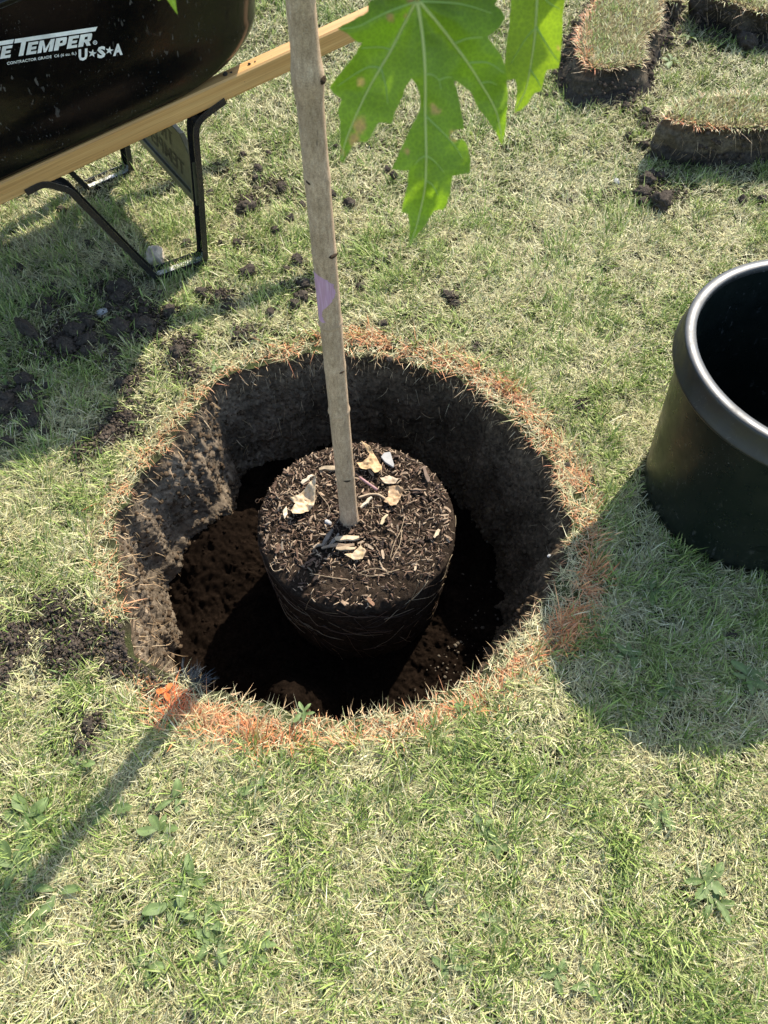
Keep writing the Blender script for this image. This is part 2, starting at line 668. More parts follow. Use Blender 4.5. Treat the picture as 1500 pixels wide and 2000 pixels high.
# ------------------------------------------------------------------ pit wall
FLOOR_Z = -.385
NW, LW = 880, 84
tw = np.linspace(-PI, PI, NW, endpoint=False)
Rw = rim_R(tw)
zt = ground_z(CX + Rw * np.cos(tw), CY + Rw * np.sin(tw))
wv, wc = [], []
left_soil, dark_soil, top_soil = np.array([.215, .168, .118]), np.array([.122, .087, .055]), np.array([.085, .060, .038])
for k in range(LW):
    f = k / (LW - 1)
    z = zt * (1 - f) + (FLOOR_Z - .03) * f
    taper = .025 * f - .02 * math.sin(PI * min(1, f * 1.3)) * 0
    row = []
    for i, a in enumerate(tw):
        ca, sa = math.cos(a), math.sin(a)
        p = (ca * 2.2, sa * 2.2, z[i] * 4)
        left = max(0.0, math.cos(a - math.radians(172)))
        amp = .3 + .7 * min(1, f * 8)
        d = .012 * n3(p, 2.6, 1.0) + .008 * (1 - .55 * left) * n3(p, 8, 2.0) + .0055 * n3(p, 22, 5.0) + .0042 * n3(p, 48, 8.0) + .0030 * n3(p, 100, 8.5)
        d += .010 * max(0, n3((ca * 2.2, sa * 2.2, 0), 5.0, 9.0)) * (1 - f)
        # spade-cut step in the left wall
        if 2.35 < a or a < -2.75:
            d -= .014 * min(1, max(0, (f - .62 - .1 * n3((ca * 3, sa * 3, 0), 2, 4)) / .05))
        if 2.30 < a < 2.86:
            d -= .018 * math.sin((a - 2.30) / .56 * PI) ** 1.5 * (.25 + .75 * min(1, f * 2.5)) * (1 + .25 * n3(p, 6, 14.0))
        if 2.35 < a:
            d -= .045 * f * min(1, (a - 2.35) / .25) * min(1, max(0, (PI - a) / .2))
        if -1.2 < a < 1.2:
            d -= .085 * f * math.sin((a + 1.2) / 2.4 * PI)
        r = Rw[i] + .006 * (1 - amp) - taper + d * amp
        row.append((CX + r * ca, CY + r * sa, z[i] + (.004 * n3(p, 12, 3.0) if 0 < k else 0)))
        cl = left ** .8  # wall colour grows paler towards the left side
        c = dark_soil * (1 - cl) + left_soil * cl
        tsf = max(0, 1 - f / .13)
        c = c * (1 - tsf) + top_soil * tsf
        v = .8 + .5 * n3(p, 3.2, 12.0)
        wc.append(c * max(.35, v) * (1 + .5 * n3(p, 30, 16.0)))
    wv.append(np.array(row))
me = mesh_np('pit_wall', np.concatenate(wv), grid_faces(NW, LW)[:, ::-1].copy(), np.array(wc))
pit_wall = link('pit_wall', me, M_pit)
tag(pit_wall, 'rough cut soil wall of the round planting hole', None, None, 'structure')

# ------------------------------------------------------------------ pit floor
mound = np.array([-.212, .602])
mound2 = gp(400, 1050, -.33)[:2]


def floor_z(x, y):
    z = FLOOR_Z + .050 * (fbm(x, y, 7, 3, 31) - .5) + .030 * (fbm(x, y, 30, 3, 33) - .5) + .010 * (vnoise(x, y, 95, 35) - .5) + .005 * (vnoise(x, y, 190, 36) - .5)
    z = z + .205 * np.exp(-((x - mound[0]) ** 2 + ((y - mound[1]) * 1.05) ** 2) / .0105)
    z = z + .095 * np.exp(-((x - mound2[0]) ** 2 + (y - mound2[1]) ** 2) / .026)
    return z


NF, LF = 640, 150
tf = np.linspace(-PI, PI, NF, endpoint=False)
fv = []
for k in range(LF):
    r = (rim_R(tf) + .04) * (.02 + .98 * k / (LF - 1))
    x, y = CX + r * np.cos(tf), CY + r * np.sin(tf)
    fv.append(np.stack([x, y, floor_z(x, y)], 1))
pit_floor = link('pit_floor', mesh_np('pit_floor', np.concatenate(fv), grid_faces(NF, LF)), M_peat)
tag(pit_floor, 'dark brown loose soil at the bottom of the planting hole', None, None, 'structure')

# ------------------------------------------------------------------ shared lump meshes (clods, crumbs, stones)


def lump_mesh(name, seed, sub=3, rough=.35, squash=.75, cols=None):
    bm = bmesh.new()
    bmesh.ops.create_icosphere(bm, subdivisions=sub, radius=.5)
    for v in bm.verts:
        p = v.co.copy()
        d = 1 + rough * n3(p, 2.3, seed) + rough * .7 * n3(p, 5.1, seed + 3) + rough * .45 * n3(p, 11, seed + 7) + rough * .25 * n3(p, 23, seed + 9)
        v.co = Vector((p.x * d, p.y * d * .9, p.z * d * squash))
    me = bpy.data.meshes.new(name)
    bm.to_mesh(me)
    bm.free()
    if cols is not None:
        a = me.attributes.new('Col', 'FLOAT_COLOR', 'POINT')
        for i, v in enumerate(me.vertices):
            n_ = .5 + .5 * n3(v.co, 3.0, seed + 20)
            c = np.array(cols[0]) * (1 - n_) + np.array(cols[1]) * n_
            a.data[i].color = (*c, 1)
    return me


CLODS = [lump_mesh('soil_clod', 3.1 + 7.7 * i, 4, .42, .8) for i in range(9)]


def scatter_lumps(name, pts, sizes, mat, parent=None, variants=6, seed=0):
    """many tiny crumbs joined in one mesh"""
    bases = []
    for k in range(variants):
        bm = bmesh.new()
        bmesh.ops.create_icosphere(bm, subdivisions=1, radius=.5)
        vv = np.array([v.co[:] for v in bm.verts])
        ff = np.array([[v.index for v in f.verts] for f in bm.faces])
        bm.free()
        vv = vv * (1 + .35 * (np.random.RandomState(seed + k).rand(len(vv), 1) - .5)) * np.array([1, .85, .75])
        bases.append((vv, ff))
    n = len(pts)
    r_ = np.random.RandomState(seed + 99)
    which = r_.randint(0, variants, n)
    ang = r_.rand(n) * 2 * PI
    V, F, b = [], [], 0
    for k in range(variants):
        idx = np.where(which == k)[0]
        if not len(idx): continue
        vv, ff = bases[k]
        c, s = np.cos(ang[idx])[:, None], np.sin(ang[idx])[:, None]
        X = vv[None, :, 0] * c - vv[None, :, 1] * s
        Y = vv[None, :, 0] * s + vv[None, :, 1] * c
        Z = np.repeat(vv[None, :, 2], len(idx), 0)
        P = np.stack([X, Y, Z], 2) * sizes[idx][:, None, None] + pts[idx][:, None, :]
        V.append(P.reshape(-1, 3))
        F.append((ff[None] + (np.arange(len(idx)) * len(vv))[:, None, None]).reshape(-1, 3) + b)
        b += len(idx) * len(vv)
    o = link(name, mesh_np(name, np.concatenate(V), np.concatenate(F)), mat, None, False)
    o['kind'] = 'stuff'
    if parent is not None: rel(o, parent)
    return o


# crumbs on the pit floor
n = 3500
a = rng.random(n) * 2 * PI
r = np.sqrt(rng.random(n)) * (rim_R(a) - .01)
x, y = CX + r * np.cos(a), CY + r * np.sin(a)
sz = .002 + .012 * rng.random(n) ** 6
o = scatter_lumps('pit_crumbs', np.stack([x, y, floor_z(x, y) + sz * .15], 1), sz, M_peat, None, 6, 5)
tag(o, 'dark crumbs of loose peat lying on the hole floor', 'soil crumbs', None, 'stuff')
# crumbs clinging to the wall
wp = np.concatenate(wv)
m_ = rng.integers(NW * 3, len(wp), 9500)
sz = .002 + .017 * rng.random(len(m_)) ** 4
o = scatter_lumps('wall_crumbs', wp[m_] + rng.normal(0, .0015, (len(m_), 3)), sz, soil_mat('wall_crumb_soil', (.030, .021, .014), (.095, .069, .045), (.19, .145, .10), 90), None, 6, 45)
tag(o, 'crumbs of soil clinging to the rough hole wall', 'soil crumbs', None, 'stuff')
# small pale stones on the pit floor at the right
n = 160
a = rng.normal(-.55, .35, n)
r = rng.uniform(.30, .47, n)
x, y = CX + r * np.cos(a), CY + r * np.sin(a)
sz = .003 + .010 * rng.random(n) ** 2.5
o = scatter_lumps('pit_grit', np.stack([x, y, floor_z(x, y) + sz * .2], 1), sz, soil_mat('grit', (.05, .042, .032), (.12, .10, .075), (.25, .22, .17), 60), None, 6, 15)
tag(o, 'pale grit and small clods on the right of the hole floor', 'grit', None, 'stuff')

# spilled soil on the lawn
P = []
for px, py, r, s in PATCH:
    m = int(80000 * r * r * s * 3.2)
    a_ = rng.random(m) * 2 * PI
    q = np.abs(rng.normal(0, .55, m)) * r
    P.append(np.stack([px + q * np.cos(a_), py + q * np.sin(a_)], 1))
P = np.concatenate(P)
P = np.concatenate([P, np.stack([rng.uniform(-1.3, 1.6, 700), rng.uniform(.9, 3.4, 700)], 1)])
t_, r_ = polar(P[:, 0], P[:, 1])
P = P[(r_ > rim_R(t_) + .012) & (rng.random(len(P)) < .12 + 1.3 * patch_amt(P[:, 0], P[:, 1]))]
sz = .002 + .010 * rng.random(len(P)) ** 5
o = scatter_lumps('spilled_soil', np.stack([P[:, 0], P[:, 1], ground_z(P[:, 0], P[:, 1]) + .004 + .012 * rng.random(len(P)) + .006 * patch_amt(P[:, 0], P[:, 1])], 1), sz, M_crumb, None, 6, 25)
tag(o, 'dark crumbly soil spilled in patches over the grass', 'spilled soil', None, 'stuff')

# ------------------------------------------------------------------ grass blades
STRAW = np.array([[.57, .525, .265], [.66, .61, .34], [.43, .365, .185], [.72, .67, .42], [.50, .50, .235]])
GREEN = np.array([[.20, .28, .06], [.27, .35, .085], [.14, .22, .045], [.36, .42, .13], [.31, .40, .11], [.43, .47, .18]])
ORANGE = np.array([[.82, .38, .18], [.76, .28, .12], [.85, .47, .25], [.72, .24, .10]])
TAN = np.array([[.66, .46, .25], [.60, .40, .22], [.72, .55, .33], [.52, .36, .18]])


def blades(base, L, W, az, lean, bend, C, segs=3, twist=None):
    """ribbons tapering to a tip; returns verts, quads, tris, cols"""
    n = len(base)
    s = np.linspace(0, 1, segs + 1)
    dx, dy = np.cos(az), np.sin(az)
    side = az + PI / 2 if twist is None else az + PI / 2 + twist
    sx, sy = np.cos(side), np.sin(side)
    V = np.zeros((n, 2 * segs + 1, 3))
    for k, t in enumerate(s):
        ang = lean + bend * t
        hor = L * t * np.sin(lean + bend * t * .6)
        ver = L * t * np.cos(lean + bend * t * .6)
        c = base + np.stack([dx * hor, dy * hor, ver], 1)
        w = W * (1 - .35 * t) * .5 if k < segs else 0
        if k < segs:
            V[:, 2 * k] = c + np.stack([sx * w, sy * w, 0 * w], 1)
            V[:, 2 * k + 1] = c - np.stack([sx * w, sy * w, 0 * w], 1)
        else:
            V[:, 2 * segs] = c
    m = 2 * segs + 1
    b = (np.arange(n) * m)[:, None]
    quads = np.concatenate([b + np.array([[2 * k, 2 * k + 1, 2 * k + 3, 2 * k + 2]]) for k in range(segs - 1)]) if segs > 1 else np.zeros((0, 4), int)
    tris = b + np.array([[2 * segs - 2, 2 * segs - 1, 2 * segs]])
    cols = np.repeat(C[:, None, :], m, 1)
    return V.reshape(-1, 3), quads, tris, cols.reshape(-1, 3)


class Blades:
    def __init__(self):
        self.V, self.Q, self.T, self.C, self.n = [], [], [], [], 0

    def add(self, *a, **k):
        v, q, t, c = blades(*a, **k)
        self.V.append(v); self.Q.append(q + self.n); self.T.append(t + self.n); self.C.append(c)
        self.n += len(v)

    def build(self, name, mat, parent=None):
        fs = [x for x in (np.concatenate(self.Q), np.concatenate(self.T)) if len(x)]
        me = mesh_np(name, np.concatenate(self.V), fs, np.concatenate(self.C))
        o = link(name, me, mat, None, True)
        o['kind'] = 'stuff'
        if parent is not None: rel(o, parent)
        return o


def pick(pal, n):
    c = pal[rng.integers(0, len(pal), n)]
    return c * rng.uniform(.55, 1.28, (n, 1))


POT_C, POT_R = np.array([.835, 1.030]), .228
# turf slabs lifted out of the hole: top outlines in photo sight lines, height and base are worked out below
SOD_DEF = []


def sod_xy(pts, h):
    return np.array([gp(u, v, h)[:2] for u, v in pts])


SOD_A = sod_xy([(1172, -8), (1140, 38), (1126, 78), (1130, 108), (1150, 136), (1200, 134), (1256, 122), (1256, 95), (1262, 66), (1285, 55), (1290, 20), (1285, -40), (1215, -50)], .10)
SOD_A2 = sod_xy([(1286, 4), (1330, 2), (1334, -45), (1292, -45)], .10)
SOD_B = sod_xy([(1297, 232), (1340, 243), (1400, 252), (1470, 250), (1560, 246), (1640, 235), (1650, 200), (1560, 186), (1450, 184), (1360, 192), (1312, 207)], .135)
SOD_C = sod_xy([(1366, -30), (1385, -5), (1430, 5), (1460, 20), (1500, 27), (1580, 25), (1600, -40), (1500, -75), (1400, -70)], .12)
SODS = [('SOD_A', SOD_A, .10), ('SOD_A2', SOD_A2, .10), ('SOD_B', SOD_B, .135), ('SOD_C', SOD_C, .12)]


def in_poly(x, y, poly):
    c = np.zeros(len(x), bool)
    n = len(poly)
    for i in range(n):
        x1, y1 = poly[i]
        x2, y2 = poly[(i + 1) % n]
        cond = (y1 > y) != (y2 > y)
        with np.errstate(divide='ignore', invalid='ignore'):
            xi = (x2 - x1) * (y - y1) / (y2 - y1 + 1e-12) + x1
        c ^= cond & (x < xi)
    return c


def lawn_points(x0, x1, y0, y1, dens):
    m = int((x1 - x0) * (y1 - y0) * dens)
    return rng.uniform(x0, x1, m), rng.uniform(y0, y1, m)


def visible(x, y, pad=.12):
    hw = (.60 + .287 * y) + pad
    return (np.abs(x) < hw) & (y > -.12 - pad * .5) & (y < 3.75)


zones = [(-1.3, 1.3, -.15, .75, 92000, 3), (-1.4, 1.4, .75, 1.4, 76000, 3), (-1.5, 1.5, 1.4, 2.1, 52000, 3), (-1.9, 1.9, 2.1, 2.9, 28000, 2), (-2.1, 2.1, 2.9, 3.75, 18000, 2)]
X, Y, SEG = [], [], []
for x0, x1, y0, y1, d, sg in zones:
    x, y = lawn_points(x0, x1, y0, y1, d)
    k = visible(x, y)
    X.append(x[k]); Y.append(y[k]); SEG.append(np.full(k.sum(), sg))
# the lawn goes on beside and behind the picture, a little thinner
x, y = lawn_points(-2.6, 2.6, -.7, 4.4, 30000)
k = ~visible(x, y) & visible(x, y, .75)
X.append(x[k]); Y.append(y[k]); SEG.append(np.full(k.sum(), 2))
x, y = lawn_points(-3.6, 3.6, -1.8, 5.6, 9000)
k = ~visible(x, y) & ~visible(x, y, .75)
X.append(x[k]); Y.append(y[k]); SEG.append(np.full(k.sum(), 1))
X, Y, SEG = np.concatenate(X), np.concatenate(Y), np.concatenate(SEG)
TH, RR = polar(X, Y)
keep = RR > rim_R(TH) + .004
keep &= np.hypot(X - POT_C[0], Y - POT_C[1]) > POT_R
for nm, poly, h in SODS:
    keep &= ~in_poly(X, Y, poly)
pa = patch_amt(X, Y)
keep &= rng.random(len(X)) > pa * .84
_e = RR - rim_R(TH)
keep &= (_e > .05) | (rng.random(len(X)) < np.clip(.25 + _e / .07 + 1.6 * (fbm(X, Y, 30, 2, 71) - .5), .08, 1))
gap = fbm(X, Y, 48, 2, 77)
keep &= rng.random(len(X)) > np.clip((.47 - gap) * 9, 0, .82)
X, Y, SEG, TH, RR, pa = X[keep], Y[keep], SEG[keep], TH[keep], RR[keep], pa[keep]
N = len(X)
# where it is green, where it has dried
greenness = fbm(X, Y, 3.3, 4, 50)
tuft = fbm(X, Y, 21, 3, 60)
thin = fbm(X, Y, 40, 2, 66)
pg = np.clip(.38 + 1.2 * (greenness - .5) + 2.2 * (tuft - .5), .08, .92)
edge = RR - rim_R(TH)
pg = np.where(edge < .07, pg * np.clip(edge / .07, .15, 1), pg)
isg = rng.random(N) < pg
C = np.where(isg[:, None], pick(GREEN, N), pick(STRAW, N))
neartan = (edge < .055) & (rng.random(N) < .55)
C = np.where(neartan[:, None], pick(np.concatenate([TAN, STRAW]), N), C)
gr, gs = ring_at(TH)
d = (RR - gr) / .029
wob = .55 + 1.1 * fbm(X, Y, 18, 3, 70)
po = np.clip(gs * (2.2 * wob - .85) * np.exp(-d * d) * 1.85, 0, .95)
hot = np.hypot(X - gp(345, 1372)[0], Y - gp(345, 1372)[1])
po = np.maximum(po, np.where(hot < .032, .96, 0))
iso = rng.random(N) < po
oc = pick(ORANGE, N)
oc = np.where((hot < .04)[:, None], oc * np.array([1.0, .55, .4]), oc)
lum = rng.uniform(.65, 1.0, (N, 1))
C = np.where(iso[:, None], oc * lum + C * (1 - lum), C)
L = np.where(isg, rng.uniform(.026, .066, N), rng.uniform(.022, .052, N)) * (.56 + .56 * tuft)
longb = rng.random(N) < .02
L = np.where(longb, L * 1.7, L)
W = np.where(isg, rng.uniform(.0016, .0033, N), rng.uniform(.0012, .0024, N))
W *= np.where(SEG == 1, 2.6, 1.0) * (1 + .22 * np.clip(Y - 1.2, 0, 2.6))
wide = rng.random(N) < .012
W = np.where(wide, W * 1.9, W)
flow = 2 * PI * fbm(X, Y, 5, 3, 80) * 2
az = np.where(rng.random(N) < .45, flow + rng.normal(0, .7, N), rng.random(N) * 2 * PI)
lean = np.where(isg, rng.uniform(.15, 1.15, N), rng.uniform(.35, 1.45, N))
bend = rng.uniform(0, .9, N)
# the grass on the lip hangs inwards
lip = edge < .03
az = np.where(lip & (rng.random(N) < .35), TH + PI + rng.normal(0, .9, N), az)
L = np.where(edge < .05, L * .60, L)
lean = np.where(lip, rng.uniform(1.0, 1.75, N), lean)
W = np.where(lip, W * .62, W)
L = np.where(lip & (rng.random(N) < .03), L * 2.2, L)
base = np.stack([X, Y, ground_z(X, Y) - .002 + np.where(isg, 0, .010 * rng.random(N))], 1)
G, GO = Blades(), Blades()
for sg in (1, 2, 3):
    for target, mk in ((G, (SEG == sg) & ~iso), (GO, (SEG == sg) & iso)):
        if mk.sum():
            target.add(base[mk], L[mk], W[mk], az[mk], lean[mk], bend[mk], C[mk], segs=sg, twist=rng.normal(0, .5, mk.sum()))
# thatch: short dead blades lying flat
X2, Y2 = [], []
for x0, x1, y0, y1, d, sg in zones:
    x, y = lawn_points(x0 - .4, x1 + .4, y0 - (.4 if y0 < 0 else 0), y1, d * .42)
    k = visible(x, y, .5)
    X2.append(x[k]); Y2.append(y[k])
X2, Y2 = np.concatenate(X2), np.concatenate(Y2)
T2, R2 = polar(X2, Y2)
keep = (rng.random(len(X2)) > np.clip((.47 - fbm(X2, Y2, 48, 2, 77)) * 9, 0, .75)) & (R2 > rim_R(T2) + .002) & (np.hypot(X2 - POT_C[0], Y2 - POT_C[1]) > POT_R) & (rng.random(len(X2)) > patch_amt(X2, Y2) * .98)
for nm, poly, h in SODS:
    keep &= ~in_poly(X2, Y2, poly)
X2, Y2 = X2[keep], Y2[keep]
n2 = len(X2)
C2 = pick(STRAW, n2) * np.where(rng.random((n2, 1)) < .25, .6, 1.0)
G.add(np.stack([X2, Y2, ground_z(X2, Y2) + .002 + .012 * rng.random(n2)], 1), rng.uniform(.018, .044, n2), rng.uniform(.0009, .0018, n2) * (1 + .2 * np.clip(Y2 - 1.2, 0, 2.6)),
      rng.random(n2) * 2 * PI, rng.uniform(1.1, 1.6, n2), rng.uniform(-.3, .4, n2), C2, segs=1)
tag(G.build('grass', M_grass), 'short half dried lawn grass, straw coloured blades mixed with green', 'grass', None, 'stuff')
tag(GO.build('painted_grass', M_grass), 'grass sprayed with orange marking paint in a ring round the hole', 'painted grass', None, 'stuff')

# rootlets and dead stems hanging from the lip down the wall
RB = Blades()
n = 800
a = rng.random(n) * 2 * PI - PI
r = rim_R(a) + rng.uniform(-.012, .012, n)
b = np.stack([CX + r * np.cos(a), CY + r * np.sin(a), -rng.uniform(.0, .05, n)], 1)
RB.add(b, rng.uniform(.010, .036, n), rng.uniform(.0008, .0016, n), a + PI + rng.normal(0, .7, n), rng.uniform(1.2, 2.9, n), rng.uniform(-.4, .6, n), pick(TAN * .9, n), segs=3, twist=rng.normal(0, .6, n))
n = 420
a = rng.random(n) * 2 * PI - PI
zz = -rng.uniform(.03, .30, n)
r = rim_R(a) - .006 + .025 * zz / .38
b = np.stack([CX + r * np.cos(a), CY + r * np.sin(a), zz], 1)
RB.add(b, rng.uniform(.012, .06, n), rng.uniform(.0007, .0014, n), a + PI + rng.normal(0, 1.1, n), rng.uniform(1.8, 3.0, n), rng.uniform(-1.6, 1.6, n), pick(TAN * .85, n), segs=3, twist=rng.normal(0, .6, n))
tag(RB.build('rootlets', M_fiber), 'fine pale roots and dead stems sticking out of the hole wall', 'rootlets', None, 'stuff')

# ------------------------------------------------------------------ soil clods, each one a thing
ZT = {
 'barrow': ('dark soil clod in the shade of the wheelbarrow, left of the hole', 'soil clods in the shade of the wheelbarrow'),
 'sunny': ('dark soil clod on sunny grass between wheelbarrow leg and tree trunk', 'soil clods between the wheelbarrow and the trunk'),
 'trunk': ('dark soil clod on the grass right of the tree trunk', 'soil clods right of the trunk'),
 'slab': ('dark soil crumb clod on the grass beside the right turf slab', 'soil clods beside the right turf slab'),
 'under': ('dark soil clod on grass under the wheelbarrow between its legs', 'soil clods under the wheelbarrow'),
 'far': ('small dark clod on the grass between the lifted turf slabs', 'soil clods between the turf slabs'),
}
clods = [
 # px, py, size px, zone or own label
 (123, 413, 14, 'under'), (303, 455, 13, 'under'), (365, 476, 13, 'under'), (178, 480, 14, 'under'), (40, 528, 17, 'under'), (204, 516, 11, 'under'), (154, 536, 11, 'under'), (230, 470, 8, 'under'), (330, 505, 8, 'under'),
 (504, 332, 16, 'sunny'), (482, 408, 28, 'largest rough soil clod on the sunny grass between the barrow leg and trunk'), (483, 527, 23, 'round soil clod standing alone just right of the barrow foot'), (464, 473, 13, 'sunny'), (537, 449, 14, 'sunny'), (581, 509, 19, 'sunny'), (559, 523, 11, 'sunny'), (424, 320, 9, 'sunny'), (499, 366, 10, 'sunny'), (524, 301, 9, 'sunny'), (474, 300, 11, 'sunny'), (567, 427, 14, 'sunny'), (394, 374, 10, 'sunny'), (456, 344, 9, 'sunny'), (551, 371, 18, 'sunny'), (500, 348, 13, 'sunny'), (593, 554, 22, 'upper of the two clods in the shade stripe just left of the trunk'), (590, 579, 23, 'lower of the two clods touching just left of the trunk'), (575, 594, 17, 'sunny'), (445, 598, 22, 'soil clod in the shade stripe above the left rim of the hole'), (528, 609, 15, 'sunny'), (461, 654, 14, 'sunny'), (392, 571, 20, 'sunny'), (424, 575, 14, 'sunny'), (552, 553, 10, 'sunny'), (590, 401, 12, 'sunny'), (411, 375, 10, 'sunny'), (536, 340, 8, 'sunny'), (440, 400, 8, 'sunny'), (455, 440, 9, 'sunny'), (430, 470, 7, 'sunny'), (515, 480, 8, 'sunny'), (473, 445, 9, 'sunny'), (540, 482, 8, 'sunny'),
 (648, 379, 15, 'trunk'), (683, 398, 19, 'pale topped soil clod alone on the grass right of the trunk'), (756, 329, 10, 'trunk'), (769, 341, 13, 'trunk'), (757, 506, 14, 'trunk'), (748, 635, 15, 'trunk'), (704, 561, 14, 'trunk'), (735, 510, 10, 'trunk'), (875, 580, 20, 'larger soil clod on the grass behind the back rim right of the trunk'), (888, 596, 15, 'trunk'), (925, 680, 12, 'trunk'), (760, 700, 9, 'trunk'), (655, 285, 7, 'trunk'),
 (53, 651, 40, 'long flat wedge of soil lying tilted at the far left in shade'), (148, 649, 28, 'barrow'), (174, 667, 28, 'barrow'), (131, 680, 28, 'barrow'), (173, 633, 24, 'barrow'), (232, 646, 33, 'rounded soil clod below the green leaf in the barrow shade'), (280, 637, 25, 'barrow'), (293, 650, 19, 'barrow'), (267, 626, 20, 'flat topped soil clod right of the green leaf in the shade'), (241, 566, 26, 'barrow'), (235, 586, 24, 'barrow'), (221, 566, 23, 'barrow'), (176, 590, 15, 'barrow'), (120, 577, 17, 'barrow'), (96, 609, 17, 'barrow'), (67, 603, 12, 'barrow'), (331, 609, 20, 'barrow'), (281, 612, 17, 'barrow'), (213, 600, 14, 'barrow'), (51, 742, 28, 'barrow'), (72, 763, 18, 'barrow'), (38, 760, 17, 'barrow'), (11, 790, 36, 'broad soil clod cut by the left edge of the photo'), (59, 800, 30, 'barrow'), (70, 822, 26, 'barrow'), (93, 755, 13, 'barrow'), (13, 865, 22, 'barrow'), (21, 694, 12, 'barrow'), (173, 690, 18, 'barrow'), (250, 768, 16, 'barrow'), (236, 748, 20, 'barrow'), (104, 560, 13, 'barrow'), (160, 618, 15, 'barrow'), (255, 605, 14, 'barrow'), (205, 668, 14, 'barrow'), (262, 655, 14, 'barrow'), (45, 830, 18, 'barrow'), (85, 842, 15, 'barrow'), (315, 575, 14, 'barrow'), (350, 600, 10, 'barrow'), (190, 560, 12, 'barrow'),
 (1260, 222, 18, 'slab'), (1257, 249, 14, 'slab'), (1225, 267, 10, 'slab'), (1257, 286, 16, 'slab'), (1221, 207, 14, 'slab'), (1263, 354, 24, 'slab'), (1257, 378, 24, 'slab'), (1254, 394, 16, 'slab'), (1288, 401, 34, 'largest clod in the heap below the left end of the turf slab'), (1297, 381, 13, 'slab'), (1206, 372, 9, 'slab'), (1219, 375, 7, 'slab'), (1488, 390, 16, 'slab'), (1449, 391, 14, 'slab'), (1287, 345, 15, 'slab'), (1113, 393, 10, 'slab'), (1272, 340, 13, 'slab'), (1275, 390, 14, 'slab'),
 (1456, 93, 28, 'large dark clod on the grass below the top right turf slab'), (1344, 88, 9, 'far'), (1492, 100, 14, 'far'), (1310, 62, 9, 'far'), (1325, 68, 8, 'far'),
 (1135, 792, 18, 'flat grey crumbled clod alone on the lawn right of the hole'), (1430, 1242, 16, 'black soil crumb in the shade of the black pot'), (175, 1420, 20, 'dark soil lump beside the trunk shadow at lower left'),
 (1108, 905, 10, 'small clod caught in the grass of the right rim'), (345, 690, 22, 'sunlit crumbly clod at the edge of the barrow shade'),
]
ORD = ['leftmost'] + [w + ' from left' for w in 'second third fourth fifth sixth seventh eighth ninth tenth eleventh twelfth thirteenth fourteenth fifteenth sixteenth seventeenth eighteenth nineteenth twentieth'.split()]
PL = {'barrow': 'in the barrow shade', 'sunny': 'in sun between barrow leg and trunk', 'trunk': 'on grass right of the trunk', 'slab': 'beside the right turf slab', 'under': 'under the wheelbarrow', 'far': 'between the turf slabs'}


def size_word(s):
    return 'small' if s <= 12 else ('middle sized' if s <= 18 else 'large')


RANK = {}
for z_ in ZT:
    for w_ in ('small', 'middle sized', 'large'):
        mem = sorted([c for c in clods if c[3] == z_ and size_word(c[2]) == w_])
        for k_, c in enumerate(mem):
            nm_ = ORD[k_] if k_ < len(ORD) else None
            RANK[c] = ('the only %s dark soil clod %s' % (w_, PL[z_]) if len(mem) == 1 else '%s of the %s clods %s' % (nm_ if k_ < len(mem) - 1 or k_ == 0 else 'rightmost', w_, PL[z_])) if nm_ or k_ == len(mem) - 1 else None
for i, (u, v, s, z) in enumerate(clods):
    p = gp(u, v, .01)
    size = s * depth(p) / FPX * 1.28
    o = bpy.data.objects.new('soil_clod', CLODS[i % len(CLODS)])
    if not o.data.materials: o.data.materials.append(M_clod)
    if i < len(CLODS): o.data.polygons.foreach_set('use_smooth', np.ones(len(o.data.polygons), bool))
    sx = size * random.uniform(.9, 1.15)
    fl = .55 if z.startswith('flat') else random.uniform(.75, 1.0)
    o.scale = (sx, size, size * fl)
    o.rotation_euler = (random.uniform(-.3, .3), random.uniform(-.3, .3), random.uniform(0, 6.28))
    if z.startswith('long flat'):
        o.scale = (size * 1.1, size * .5, size * .5)
        o.rotation_euler = (0, .15, -.75)
    o.location = (p[0], p[1], float(ground_z(p[0], p[1])) + size * fl * .28 + .007)
    col.objects.link(o)
    if z in ZT:
        tag(o, RANK[(u, v, s, z)] or 'small ' + ZT[z][0], 'soil clod', ZT[z][1])
    else: tag(o, z, 'soil clod')

# ------------------------------------------------------------------ stones
PALE = lump_mesh('stone', 51.0, 4, .38, .55, ((.34, .27, .19), (.60, .52, .41)))
GREY = lump_mesh('pebble', 77.0, 3, .28, .5, ((.26, .25, .23), (.46, .45, .42)))
for u, v, s, me_, nm, lb in [(305, 502, 42, PALE, 'stone', 'pale tan stone in the grass inside the near barrow leg'),
                             (200, 611, 20, GREY, 'pebble', 'white pebble among dark clods in the barrow shade'),
                             (1205, 353, 14, GREY, 'pebble', 'light grey pebble on the lawn left of the turf slab'),
                             (228, 590, 12, PALE, 'pebble', 'small tan pebble on the clod heap by the barrow foot'),
                             (1072, 1086, 7, GREY, 'pebble', 'small whitish stone stuck in the right wall of the hole')]:
    if u == 1072:
        p = gp(u, v, -.06)
        zc = -.06
    else:
        p = gp(u, v, .012)
        zc = float(ground_z(p[0], p[1])) + .010
    size = s * depth(p) / FPX * 1.1
    o = bpy.data.objects.new(nm, me_)
    if not me_.materials:
        me_.materials.append(M_stone)
        me_.polygons.foreach_set('use_smooth', np.ones(len(me_.polygons), bool))
    o.scale = (size, size * .8, size * .9)
    o.rotation_euler = (.2, -.2, random.uniform(0, 6))
    o.location = (p[0], p[1], zc + size * .12)
    col.objects.link(o)
    tag(o, lb, nm)

# ------------------------------------------------------------------ turf slabs


